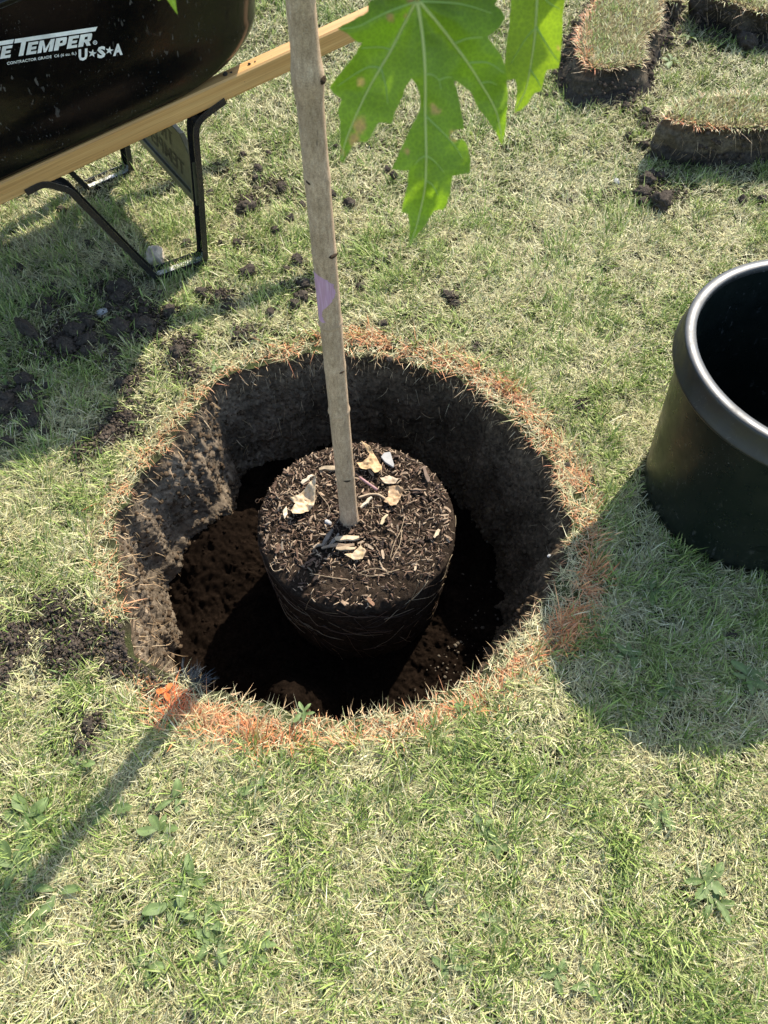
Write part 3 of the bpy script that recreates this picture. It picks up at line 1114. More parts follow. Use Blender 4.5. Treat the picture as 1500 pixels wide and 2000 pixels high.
def turf_slab(poly, h, label, paint, seed, flare=.0, light=1.0):
    c = poly.mean(0)
    root = empty('turf_slab', (c[0], c[1], 0), label, 'turf slab')
    # resample outline
    q = np.concatenate([poly, poly[:1]])
    sl = np.concatenate([[0], np.cumsum(np.hypot(*np.diff(q, axis=0).T))])
    m = 220
    s = np.linspace(0, sl[-1], m, endpoint=False)
    ox, oy = np.interp(s, sl, q[:, 0]), np.interp(s, sl, q[:, 1])
    dx, dy = np.roll(ox, -3) - np.roll(ox, 3), np.roll(oy, -3) - np.roll(oy, 3)
    ll = np.hypot(dx, dy)
    nx, ny = dy / ll, -dx / ll
    if np.sum(ox * np.roll(oy, -1) - oy * np.roll(ox, -1)) < 0: nx, ny = -nx, -ny
    rows, cols = [], []
    lv = 26
    for k in range(lv):
        f = k / (lv - 1)
        z = h * (1 - f) - .012 * f
        rr = []
        for i in range(m):
            p = (ox[i] * 3, oy[i] * 3, z * 3)
            d = .028 * n3(p, 3, seed) + .010 * n3(p, 9, seed + 1) + .006 * n3(p, 24, seed + 2) + .003 * n3(p, 50, seed + 3)
            d = d * min(1, f * 5) + flare * f
            rr.append((ox[i] + nx[i] * d - c[0], oy[i] + ny[i] * d - c[1], z + .006 * n3(p, 14, seed + 5) * (0 if k == 0 else 1)))
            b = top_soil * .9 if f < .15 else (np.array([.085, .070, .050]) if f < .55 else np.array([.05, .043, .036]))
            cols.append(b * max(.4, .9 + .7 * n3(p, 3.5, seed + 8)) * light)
        rows.append(np.array(rr))
    top = []
    for k in range(1, 10):
        f = 1 - k / 9.3
        tx, ty = (ox - c[0]) * f, (oy - c[1]) * f
        top.append(np.stack([tx, ty, h + .004 * k ** .3 + 0 * tx + .014 * (fbm(tx + c[0], ty + c[1], 12, 2, 3) - .5)], 1))
    V = np.concatenate([np.concatenate(top[::-1]), np.concatenate(rows)])
    Cc = np.concatenate([np.tile(np.array([.12, .10, .05]), (9 * m, 1)), np.array(cols)])
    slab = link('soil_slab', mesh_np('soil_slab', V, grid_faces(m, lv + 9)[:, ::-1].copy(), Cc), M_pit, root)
    # its grass
    area = .5 * abs(np.sum(ox * np.roll(oy, -1) - oy * np.roll(ox, -1)))
    nb = int(area * 30000)
    xs, ys = rng.uniform(ox.min(), ox.max(), nb * 2), rng.uniform(oy.min(), oy.max(), nb * 2)
    k = in_poly(xs, ys, poly)
    xs, ys = xs[k], ys[k]
    nb = len(xs)
    g_ = rng.random(nb) < np.clip(.33 + 2 * (fbm(xs, ys, 16, 3, 9) - .5), .05, .8)
    Cb = np.where(g_[:, None], pick(GREEN, nb), pick(STRAW, nb))
    # distance to outline
    dist = np.full(nb, 9.0)
    near = np.zeros(nb, int)
    for i in range(0, m, 2):
        dd = np.hypot(xs - ox[i], ys - oy[i])
        near = np.where(dd < dist, i, near)
        dist = np.minimum(dist, dd)
    ip = np.zeros(nb, bool)
    if paint is not None:
        pp = np.array([gp(u, v, h)[:2] for u, v in paint])
        dp = np.full(nb, 9.0)
        for j in range(len(pp) - 1):
            for t in np.linspace(0, 1, 12):
                w = pp[j] * (1 - t) + pp[j + 1] * t
                dp = np.minimum(dp, np.hypot(xs - w[0], ys - w[1]))
        ip = rng.random(nb) < np.clip(1.05 - dp / .034, 0, .85)
        Cb = np.where(ip[:, None], pick(np.concatenate([ORANGE, TAN]), nb), Cb)
    ed = dist < .02
    Cb = np.where((ed & ~ip)[:, None], np.where(rng.random((nb, 1)) < .35, pick(TAN, nb), Cb), Cb)
    azb = np.where(ed, np.arctan2(ny, nx)[near] + rng.normal(0, .8, nb), rng.random(nb) * 2 * PI)
    lb = np.where(ed, rng.uniform(.4, 1.5, nb), rng.uniform(.1, 1.3, nb))
    base_ = np.stack([xs, ys, h - .002 + .010 * (fbm(xs, ys, 12, 2, 3) - .5)], 1)
    for nm, mk in (('grass', ~ip), ('painted_grass', ip)):
        if mk.sum():
            B = Blades()
            B.add(base_[mk], rng.uniform(.015, .040, mk.sum()), rng.uniform(.0020, .0036, mk.sum()), azb[mk], lb[mk], rng.uniform(0, .9, mk.sum()), Cb[mk], segs=3, twist=rng.normal(0, .5, mk.sum()))
            o = B.build(nm, M_grass, root)
            if nm == 'painted_grass': o['label'] = 'orange sprayed grass along one edge of the slab'
    # roots dangling down the sides
    B = Blades()
    nr = 170
    i = rng.integers(0, m, nr)
    B.add(np.stack([ox[i] + nx[i] * .006, oy[i] + ny[i] * .006, h * rng.uniform(.35, 1.0, nr)], 1), rng.uniform(.015, .06, nr), rng.uniform(.0010, .0022, nr), np.arctan2(ny, nx)[i] + rng.normal(0, .9, nr), rng.uniform(1.5, 2.9, nr), rng.uniform(-.5, .5, nr), pick(TAN * .7, nr), segs=3, twist=rng.normal(0, .6, nr))
    B.build('rootlets', M_fiber, root)
    # crumbs at the foot
    i = rng.integers(0, m, 900)
    hz_ = np.where(rng.random(900) < .3, 0, rng.random(900))
    out = np.where(hz_ > 0, flare * (1 - hz_) + rng.normal(.002, .006, 900), flare + np.abs(rng.normal(0, .022, 900)))
    sz_ = .005 + .018 * rng.random(900) ** 2.5
    scatter_lumps('crumbs', np.stack([ox[i] + nx[i] * out, oy[i] + ny[i] * out, .006 + hz_ * h * .86], 1), sz_, M_crumb, root, 6, int(seed))
    return root


turf_slab(SOD_A, .10, 'turf slab with an orange painted left edge, behind the hanging leaf', [(1165, -5), (1136, 55), (1136, 90), (1152, 130)], 3.0, flare=.075)
turf_slab(SOD_A2, .10, 'small turf slab adjoining the orange edged slab at the top', None, 13.0)
turf_slab(SOD_B, .135, 'thick turf slab at the right edge above the pot, orange at its left corner', [(1300, 236), (1350, 248), (1410, 256)], 23.0, light=1.25)
turf_slab(SOD_C, .12, 'turf slab in the top right corner of the photo', None, 33.0, light=1.15)

# ------------------------------------------------------------------ nursery pot
pot = empty('nursery_pot', (POT_C[0], POT_C[1], 0), 'large empty black plastic plant pot standing on the lawn at the right', 'plant pot')


def lathe(prof, n=120):
    prof = np.array(prof)
    a = np.linspace(0, 2 * PI, n, endpoint=False)
    V = np.concatenate([np.stack([r * np.cos(a), r * np.sin(a), np.full(n, z)], 1) for r, z in prof])
    return V, grid_faces(n, len(prof))


PH = .462
body = [(.004, .012), (.10, .010), (.206, .006), (.216, .010), (.2195, .020), (.221, .04)]
body += [(.221 + (.257 - .221) * t, .04 + (PH - .045 - .04) * t) for t in np.linspace(.08, 1, 14)]
V, F = lathe(body)
link('pot_body', mesh_np('pot_body', V, F), M_pot, pot)
inner = [(.206 + (.247 - .206) * t, .02 + (PH - .012 - .02) * t) for t in np.linspace(1, 0, 14)] + [(.18, .015), (.004, .014)]
V, F = lathe(inner)
link('pot_inside', mesh_np('pot_inside', V, F), M_pot, pot)
rim = [(.2575, PH - .054), (.2735, PH - .058), (.2752, PH - .055), (.2750, PH - .050), (.2725, PH - .047), (.2685, PH - .006), (.2678, PH - .0015), (.266, PH), (.258, PH + .0002), (.248, PH), (.2462, PH - .0015), (.2450, PH - .012)]
V, F = lathe(rim)
link('rim', mesh_np('rim', V, F), M_rim, pot)
# side moulding mark
B = MB()
aa = math.radians(258)
for k in range(16):
    t0, t1 = 2 * PI * k / 16, 2 * PI * (k + 1) / 16
    q = []
    for t, rr in ((t0, .010), (t1, .010), (t1, .013), (t0, .013)):
        z = .115 + rr * math.sin(t)
        R_ = .221 + (.257 - .221) * ((z - .04) / (PH - .085)) + .0012
        an = aa + rr * math.cos(t) / R_
        q.append((R_ * math.cos(an), R_ * math.sin(an), z))
    B.add(q, [(0, 1, 2, 3)])
o = link('moulded_ring', B.mesh('moulded_ring'), M_pot, pot)

# ------------------------------------------------------------------ young tree
TB = np.array([-.0825, .981])
BALL_C = np.array([-.066, .988])
BALL_TOP = -.05
tree = empty('young_tree', (TB[0], TB[1], FLOOR_Z), 'young maple with a slim pale trunk, its root ball set in the hole', 'tree')


def trunk_axis(z):
    t = max(0, z - BALL_TOP)
    return np.array([TB[0] - .0125 * t, TB[1] + .001 * math.sin(t * 5), z])


def z_at_row(v):
    lo, hi = -.06, 1.3
    for _ in range(50):
        m_ = .5 * (lo + hi)
        p = trunk_axis(m_) - EYE
        row = 1000 - FPX * np.dot(p, UP) / np.dot(p, FW)
        if row > v: lo = m_
        else: hi = m_
    return lo


Z_NODES = {k: z_at_row(k) for k in (150, 345, 490, 628, 715, 800, 925)}


def trunk_r(z):
    t = z - BALL_TOP
    r = .0210 - .0030 * t if t < 1.5 else max(.006, .0165 - .0085 * (t - 1.5))
    r += .0035 * math.exp(-max(0, t) / .025)
    for k, zz in Z_NODES.items():
        w = .020 if k == 150 else .010
        r += (.0034 if k == 150 else .0009) * math.exp(-((z - zz) / w) ** 2)
    return r


B = MB()
zs = np.concatenate([np.linspace(-.10, 1.15, 330), np.linspace(1.17, 2.9, 60)])
nt = 36
vv = []
for z in zs:
    c = trunk_axis(z)
    r = trunk_r(z)
    for i in range(nt):
        a = 2 * PI * i / nt
        rr = r * (1 + .006 * n3((math.cos(a), math.sin(a), z * 4), 1.4, 3) + .004 * n3((math.cos(a) * 3, math.sin(a) * 3, z * 9), 2.0, 6))
        # small ridge line at the whorl scars
        for k in (628, 800):
            dz = (z - Z_NODES[k] - .003 * math.sin(a * 1 + 1))
            rr += .0016 * math.exp(-(dz / .0022) ** 2) - .0010 * math.exp(-((dz + .005) / .0025) ** 2)
        vv.append((c[0] + rr * math.cos(a), c[1] + rr * math.sin(a), z))
me = mesh_np('trunk', np.array(vv), grid_faces(nt, len(zs)))
trunk = rel(link('trunk', me, M_bark), tree)


def bud(row, ang, size, name='bud_scar', stretch=1.0):
    z = Z_NODES.get(row, z_at_row(row))
    c = trunk_axis(z)
    r = trunk_r(z)
    m_ = lump_mesh(name, row * .1, 3, .25, 1.0)
    o = link(name, m_, M_scar)
    o.scale = (size * stretch, size * .55, size * .55)
    o.rotation_euler = (0, .25, ang + PI / 2)
    o.location = (c[0] + r * .96 * math.cos(ang), c[1] + r * .96 * math.sin(ang), z)
    rel(o, trunk)
    return o


bud(150, math.radians(-22), .017, 'bud', .7)
bud(345, math.radians(-128), .008)
bud(490, math.radians(-40), .012, 'bud_scar', 1.5)
bud(715, math.radians(-50), .010, 'bud')
bud(800, math.radians(-5), .009, 'bud')
bud(925, math.radians(-75), .011, 'bud_scar', 1.4)
# purple nursery paint mark on the left front of the trunk
paint_out = [(-1.0, .42), (-.93, .55), (-.85, .46), (-.6, .42), (-.35, .50), (-.1, .74), (.15, .90), (.4, .93), (.6, .88), (.8, .74), (.93, .55), (1.0, .35)]
zc0, zc1 = z_at_row(618), z_at_row(524)
pv, pf = [], []
na_, nz_ = 40, 50
idx = {}
for j in range(nz_ + 1):
    z = zc0 + (zc1 - zc0) * j / nz_
    f = j / nz_ * 2 - 1
    wdt = np.interp(f, [p for p, w in paint_out], [w for p, w in paint_out])
    a0, a1 = math.radians(-198), math.radians(-198) + math.radians(165) * max(.02, wdt + .03 * n3((0, 0, f * 4), 3, 2) + .05 * n3((0, 0, f * 14), 3, 4))
    c = trunk_axis(z)
    for i in range(na_ + 1):
        a = a0 + (a1 - a0) * i / na_
        rr = trunk_r(z) * (1 + .006 * n3((math.cos(a), math.sin(a), z * 4), 1.4, 3) + .004 * n3((math.cos(a) * 3, math.sin(a) * 3, z * 9), 2.0, 6)) + .0004
        pv.append((c[0] + rr * math.cos(a), c[1] + rr * math.sin(a), z))
for j in range(nz_):
    for i in range(na_):
        b = j * (na_ + 1) + i
        pf.append((b, b + 1, b + na_ + 2, b + na_ + 1))
me = bpy.data.meshes.new('paint_mark')
me.from_pydata(pv, [], pf)
o = rel(link('paint_mark', me, M_purple), trunk)
o['label'] = 'purple paint mark on the bark'

# root ball
NR = 260
a = np.linspace(-PI, PI, NR, endpoint=False)
rows = []
BALL_R0, BALL_R1 = .239, .217
side_lv, top_lv = 46, 34


def ball_top(x, y):
    d = np.hypot(x - BALL_C[0], y - BALL_C[1])
    return BALL_TOP + .010 * np.exp(-(d / .07) ** 2) + .014 * (fbm(x, y, 18, 3, 90) - .5) + .008 * (vnoise(x, y, 90, 91) - .5) + .005 * (vnoise(x, y, 190, 92) - .5) - .016 * np.clip((d - .200) / .039, 0, 1) ** 2


for k in range(top_lv):
    r = BALL_R0 * (.01 + .985 * k / (top_lv - 1)) * (1 + .010 * (vnoise(np.cos(a) * 3, np.sin(a) * 3, 1.2, 95) - .5))
    x, y = BALL_C[0] + r * np.cos(a), BALL_C[1] + r * np.sin(a)
    rows.append(np.stack([x, y, ball_top(x, y)], 1))
for k in range(1, side_lv):
    f = k / (side_lv - 1)
    r = BALL_R0 + (BALL_R1 - BALL_R0) * f + .006 * math.sin(min(1, f * 6) * PI / 2) * 0
    rr = r * (1 + .010 * (vnoise(np.cos(a) * 3, np.sin(a) * 3, 1.2, 95) - .5)) + .008 * (fbm(a * 3.2, np.full(NR, f * 9), 2.2, 3, 97) - .5) + .005 * (vnoise(a * 40, np.full(NR, f * 60), 1.0, 98) - .5)
    z = rows[top_lv - 1][:, 2] * (1 - f) + (FLOOR_Z - .03) * f
    rows.append(np.stack([BALL_C[0] + rr * np.cos(a), BALL_C[1] + rr * np.sin(a), z], 1))
M_ball = soil_mat('root_ball_mix', (.010, .007, .005), (.038, .028, .020), (.095, .075, .055), 130)
ball = rel(link('root_ball', mesh_np('root_ball', np.concatenate(rows), grid_faces(NR, len(rows))[:, ::-1].copy()), M_ball), tree)
# circling roots on its side
B = MB()
RC = []
for k in range(130):
    a0 = random.uniform(-PI, PI)
    span = random.uniform(.12, .75)
    z0 = BALL_TOP - .012 - .27 * random.random() ** 1.1
    sl = random.gauss(-.03, .07)
    pts = []
    for i in range(9):
        t = i / 8
        an = a0 + span * t
        z = z0 + sl * t + .004 * math.sin(t * 9 + k)
        f = (BALL_TOP - z) / (BALL_TOP - FLOOR_Z)
        r = BALL_R0 + (BALL_R1 - BALL_R0) * f + .0035 + .002 * math.sin(t * 7 + k * 3)
        pts.append((BALL_C[0] + r * math.cos(an), BALL_C[1] + r * math.sin(an), z))
    n0 = len(B.v)
    B.tube(pts, random.uniform(.0003, .0009), 4)
    c = np.array(random.choice([(.22, .15, .08), (.12, .07, .04), (.34, .26, .16), (.06, .04, .028), (.06, .04, .028)]))
    RC += [c] * (len(B.v) - n0)
me = B.mesh('roots')
at = me.attributes.new('Col', 'FLOAT_COLOR', 'POINT')
at.data.foreach_set('color', np.concatenate([np.array(RC), np.ones((len(RC), 1))], 1).astype(np.float32).ravel())
o = rel(link('roots', me, M_fiber), ball)
o['kind'] = 'stuff'

# ------------------------------------------------------------------ mulch on the root ball
CHIPC = [(.09, .055, .036), (.17, .11, .072), (.25, .175, .115), (.06, .04, .03), (.30, .215, .14), (.12, .075, .05), (.36, .27, .18)]


def chip_mesh(seed, c, l=1.0, w=.22, t=.10):
    r_ = random.Random(seed)
    V = []
    ns = 4
    for k in range(ns + 1):
        s = k / ns - .5
        ww = w * (.55 + .45 * math.cos(s * 2.6)) * r_.uniform(.7, 1.2)
        oy = r_.uniform(-.05, .05) * l
        oz = .06 * math.cos(s * 3) * r_.uniform(0, 1)
        for a_, b_ in ((-1, -1), (1, -1), (1, 1), (-1, 1)):
            V.append((s * l, oy + a_ * ww * .5, oz + b_ * t * .5 * r_.uniform(.6, 1)))
    F = []
    for k in range(ns):
        for i in range(4):
            j = (i + 1) % 4
            F.append((k * 4 + i, k * 4 + j, k * 4 + 4 + j, k * 4 + 4 + i))
    F += [(3, 2, 1, 0), tuple(ns * 4 + i for i in range(4))]
    me = bpy.data.meshes.new('wood_chip')
    me.from_pydata(V, [], F)
    at = me.attributes.new('Col', 'FLOAT_COLOR', 'POINT')
    for i in range(len(V)):
        q = np.array(c) * r_.uniform(.75, 1.25)
        at.data[i].color = (*q, 1)
    me.materials.append(M_chip)
    return me


CH = [chip_mesh(i, CHIPC[i % len(CHIPC)], 1.0, .16 + .035 * (i % 5), .09 + .02 * (i % 3)) for i in range(21)]
# mass of small chips
cv, cf, cc, nb = [], [], [], 0
for k in range(3600):
    an, rr = random.uniform(0, 2 * PI), BALL_R0 * .97 * math.sqrt(random.random())
    x, y = BALL_C[0] + rr * math.cos(an), BALL_C[1] + rr * math.sin(an)
    if y < BALL_C[1] - .10 - .05 * random.random() and random.random() < .55: continue
    l = random.uniform(.006, .019)
    w, t = l * random.uniform(.12, .28), l * random.uniform(.08, .16)
    R = Matrix.Rotation(random.uniform(0, 2 * PI), 3, 'Z') @ Matrix.Rotation(random.gauss(0, .3), 3, 'Y') @ Matrix.Rotation(random.uniform(-.6, .6), 3, 'X')
    z = float(ball_top(x, y)) + .002 + .004 * random.random()
    c = np.array(random.choice(CHIPC)) * random.uniform(.6, 1.2)
    for s, a_, b_ in ((-.5, -.4, 0), (-.4, .5, 0), (.5, .3, 0), (.4, -.5, 0), (-.3, -.1, 1), (.3, .1, 1)):
        p = R @ Vector((s * l, a_ * w, b_ * t))
        cv.append((x + p.x, y + p.y, z + p.z))
        cc.append(c)
    cf += [tuple(nb + i for i in q) for q in ((0, 3, 5), (0, 5, 4), (1, 4, 5), (1, 5, 2), (0, 4, 1), (3, 2, 5), (0, 1, 2), (0, 2, 3))]
    nb += 6
me = mesh_np('mulch', np.array(cv), np.array(cf), np.array(cc))
o = link('mulch', me, M_chip, None, False)
tag(o, 'brown shredded bark mulch covering the top of the root ball', 'mulch', None, 'stuff')


def chip(me_, x, y, l, rz, tilt=0.0, label=None, zoff=.0, name='wood_chip', group=None, cat='wood chip'):
    o = bpy.data.objects.new(name, me_)
    o.scale = (l, l, l)
    o.rotation_euler = (random.uniform(-.4, .4), tilt, rz)
    o.location = (x, y, float(ball_top(x, y)) + .006 + zoff)
    col.objects.link(o)
    return tag(o, label or 'splinter of brown bark lying in the mulch on the root ball', cat, group)


for k in range(210):
    while True:
        an, rr = random.uniform(0, 2 * PI), BALL_R0 * .95 * math.sqrt(random.random())
        x, y = BALL_C[0] + rr * math.cos(an), BALL_C[1] + rr * math.sin(an)
        if math.hypot(x - TB[0], y - TB[1]) > .036 and (y > BALL_C[1] - .13 or random.random() < .35): break
    tone = ('dark brown', 'brown', 'light brown', 'blackish', 'tan', 'brown', 'pale tan')[(k % len(CH)) % 7]
    dx_, dy_ = x - TB[0], y - TB[1]
    side_ = ('behind the trunk' if dy_ > abs(dx_) else 'in front of the trunk' if dy_ < -abs(dx_) else 'left of the trunk' if dx_ < 0 else 'right of the trunk')
    chip(CH[k % len(CH)], x, y, random.uniform(.013, .027), random.uniform(0, 2 * PI), random.gauss(0, .25), label=tone + ' bark splinter in the mulch ' + side_, group=tone + ' bark splinters ' + side_)
# the ones that stand out: (px, py, length px, angle in degrees, colour, label)
for u, v, lp, an, c, w, lb in [
    (678, 1055, 44, 3, (.48, .37, .24), .22, 'pale wide wood chip lying crosswise in front of the trunk'),
    (660, 1068, 60, 8, (.28, .20, .13), .10, 'long thin brown splinter below the pale wide chip'),
    (640, 1052, 38, 65, (.17, .14, .11), .2, 'grey brown chip lying upright in the trunk shadow'),
    (652, 1058, 34, 55, (.2, .165, .13), .2, 'second grey chip leaning beside the one in the trunk shadow'),
    (625, 1066, 26, 20, (.26, .2, .14), .25, 'short brown chip at the left end of the chip pile'),
    (675, 1075, 34, -4, (.36, .27, .17), .22, 'rounded tan chip under the long splinter'),
    (724, 1174, 20, -55, (.34, .19, .11), .35, 'reddish brown bark piece near the front edge of the root ball'),
    (853, 1044, 20, 60, (.52, .40, .26), .3, 'short pale chip at the right of the root ball'),
    (750, 1018, 24, 60, (.46, .36, .22), .28, 'pale chip right of the trunk foot'),
    (716, 985, 30, 50, (.50, .42, .30), .2, 'cream splinter just right of the trunk foot'),
    (832, 928, 36, -80, (.2, .14, .10), .2, 'dark upright chip right of the white chip'),
    (768, 905, 1, 0, (.2, .14, .10), .2, None),
    (600, 938, 26, 45, (.5, .42, .3), .3, 'pale chip behind the big dried leaf'),
    (645, 915, 40, 5, (.36, .28, .18), .22, 'tan chip lying behind the trunk on its left')]:
    if lb is None: continue
    p = gp(u, v, BALL_TOP + .008)
    L_ = lp * depth(p) / FPX
    chip(chip_mesh(u, c, 1.0, w, .12), p[0], p[1], L_ * 1.08, math.radians(an), 0, lb, .004)
# white stone chip
wm = MB()
p = gp(757, 897, BALL_TOP + .01)
out = [(744, 892), (750, 884), (762, 882), (770, 908), (768, 912), (752, 902)]
q = [gp(u, v, BALL_TOP + .014) for u, v in out]
wm.add([tuple(a_) for a_ in q] + [(a_[0], a_[1], a_[2] - .006) for a_ in q], [tuple(range(5, -1, -1)), tuple(range(6, 12))] + [(i, (i + 1) % 6, 6 + (i + 1) % 6, 6 + i) for i in range(6)])
o = wm.build('white_chip', simple('pale_wood', (.27, .26, .24), .7, 0, .3, 150, .4), None, False, .0008)
tag(o, 'flat greyish white chip behind the trunk on its right', 'wood chip')
# pebble near the trunk foot
o = bpy.data.objects.new('pebble', GREY)
p = gp(641, 1020, BALL_TOP + .01)
o.location = (p[0], p[1], float(ball_top(p[0], p[1])) + .006)
o.scale = (.018, .012, .014)
o.rotation_euler = (.2, .3, -.4)
col.objects.link(o)
tag(o, 'greyish white pebble in the mulch left of the trunk foot', 'pebble')
# pinkish twig
B = MB()
a_, b_ = gp(702, 932, BALL_TOP + .016), gp(737, 957, BALL_TOP + .014)
B.tube([a_ + (b_ - a_) * t for t in np.linspace(0, 1, 7)], [.0030, .0032, .0034, .0033, .0036, .0038, .0036], 8)
o = B.build('pink_twig', simple('pink_twig_bark', (.30, .17, .16), .6, 0, .3, 200, .3), None, True)
tag(o, 'smooth pinkish twig lying on the mulch right of the trunk', 'twig')
# curved tan twig and thin roots lying on top
B = MB()
pts = [gp(u, v, BALL_TOP + .012) for u, v in [(700, 972), (720, 966), (738, 966), (752, 974), (765, 985)]]
B.tube(catmull(pts, 5), .0028, 7)
o = B.build('tan_twig', simple('tan_twig_bark', (.36, .27, .17), .7, 0, .3, 200, .3), None, True)
tag(o, 'curved tan twig leading to the curled leaf right of the trunk', 'twig')
B = MB()
for path in ([(728, 978), (727, 1000), (724, 1030)], [(785, 1035), (782, 1060), (772, 1080), (765, 1095)], [(790, 1010), (783, 1035), (770, 1062), (762, 1090)], [(527, 1100), (535, 1115), (552, 1112)], [(605, 1120), (650, 1128), (680, 1132)], [(700, 1120), (730, 1110), (765, 1118)], [(738, 985), (740, 1000), (748, 1008)], [(555, 965), (580, 960), (590, 975)], [(620, 960), (640, 985), (645, 1000)], [(700, 1120), (730, 1125), (780, 1112)]):
    B.tube(catmull([gp(u, v, BALL_TOP + .012) for u, v in path], 6), .0007, 5)
o = B.build('thin_roots', simple('thin_root_bark', (.34, .25, .15), .8), None, True)
tag(o, 'thin tan roots curling over the mulch', 'roots', None, 'stuff')


# dried leaves: crumpled sheets with an uneven outline
def dry_leaf(u, v, outline, label, c0, c1, lift, seed, amp=.010):
    pts = [gp(a_, b_, BALL_TOP + .012)[:2] for a_, b_ in outline]
    ctr = np.mean(pts, 0)
    P2 = []
    k = len(pts)
    for i in range(k):                                   # ragged edge
        for t in np.linspace(0, 1, 5, endpoint=False):
            q = np.array(pts[i]) * (1 - t) + np.array(pts[(i + 1) % k]) * t
            P2.append(q + .0012 * np.array([n3((q[0] * 300, q[1] * 300, seed), 1, 1), n3((q[0] * 300, q[1] * 300, seed), 1, 5)]))
    pe = np.array(P2)
    lo, hi = pe.min(0), pe.max(0)
    gx, gy = np.meshgrid(np.arange(lo[0], hi[0], .0028), np.arange(lo[1], hi[1], .0028))
    gx, gy = gx.ravel(), gy.ravel()
    ins = in_poly(gx, gy, pe)
    allp = [Vector(p_) for p_ in pe] + [Vector((a1, b1)) for a1, b1 in zip(gx[ins], gy[ins])]
    ne = len(pe)
    vs, es, fs, *_ = delaunay_2d_cdt(allp, [(i, (i + 1) % ne) for i in range(ne)], [], 1, 1e-7)
    W_ = []
    Cc = []
    for q in vs:
        d = math.hypot(q.x - ctr[0], q.y - ctr[1])
        h = amp * n3((q.x, q.y, seed), 46, seed) + amp * .5 * n3((q.x, q.y, seed), 120, seed + 2) + lift * (d / .03) ** 2
        W_.append((q.x - ctr[0], q.y - ctr[1], .010 + h))
        f = .5 + .9 * n3((q.x, q.y, 0), 110, seed + 6)
        Cc.append(np.array(c0) * (1 - f) + np.array(c1) * f)
    me = mesh_np('dried_leaf', np.array(W_), np.array([list(f_) for f_ in fs if len(f_) == 3]), np.clip(np.array(Cc), .01, 1))
    o = link('dried_leaf', me, M_dry)
    o.location = (ctr[0], ctr[1], float(ball_top(ctr[0], ctr[1])) + .006)
    tag(o, label, 'dried leaf')
    m = o.modifiers.new('thickness', 'SOLIDIFY')
    m.thickness = .0006
    return o


dry_leaf(0, 0, [(620, 944), (617, 962), (614, 992), (600, 1001), (588, 1008), (574, 1012), (568, 1000), (578, 985), (567, 978), (582, 970), (600, 958)], 'large pale cream dried leaf lying left of the trunk foot', (.38, .275, .155), (.56, .44, .29), .010, 4.0, .011)
dry_leaf(0, 0, [(705, 874), (722, 878), (735, 895), (745, 912), (746, 925), (732, 930), (722, 920), (705, 918), (695, 908), (715, 900), (722, 890)], 'tan curled dried leaf behind the trunk', (.32, .21, .10), (.50, .35, .19), .006, 14.0, .010)
dry_leaf(0, 0, [(760, 952), (775, 953), (787, 958), (782, 975), (774, 988), (762, 990), (749, 982), (757, 972), (758, 962)], 'brown curled dried leaf right of the trunk beside the twig', (.28, .18, .095), (.46, .32, .19), .008, 24.0, .011)
dry_leaf(0, 0, [(672, 1087), (688, 1084), (704, 1070), (715, 1080), (708, 1094), (692, 1096)], 'small crumpled tan leaf in front of the wood chips', (.38, .27, .14), (.54, .41, .26), .006, 34.0, .007)
dry_leaf(0, 0, [(742, 936), (760, 930), (778, 937), (772, 945), (752, 946)], 'small grey brown leaf scrap above the curled leaf', (.3, .22, .14), (.5, .4, .28), .004, 44.0, .008)
dry_leaf(0, 0, [(552, 1000), (560, 992), (562, 1005), (556, 1016)], 'tiny pale leaf scrap left of the large cream leaf', (.5, .4, .26), (.7, .58, .4), .004, 54.0, .005)

# ------------------------------------------------------------------ maple leaves of the tree
Z0 = (640.0, 0.0)
ZS = 470.0 / 1500.0


def zp(a, b):
    return (Z0[0] + a * ZS, Z0[1] + b * ZS)


LG, LY, LB = np.array([.118, .225, .026]), np.array([.15, .26, .02]), np.array([.27, .215, .135])


class LeafSheet:
    """a leaf spread in a plane: 2-D outline -> gently folded sheet with raised veins"""
    def __init__(self, p, n, fold):
        self.p, self.n, self.fold = np.array(p, float), np.array(n, float) / np.linalg.norm(n), fold
        self.U = np.cross(np.array([0, 0, 1.0]), self.n); self.U /= np.linalg.norm(self.U)
        self.V = np.cross(self.n, self.U)

    def px(self, u, v):
        q = on_plane(u, v, self.p, self.n) - self.p
        return np.array([q @ self.U, q @ self.V])

    def at(self, q, off=0.0):
        return self.p + self.U * q[0] + self.V * q[1] + self.n * (self.fold(q) + off)


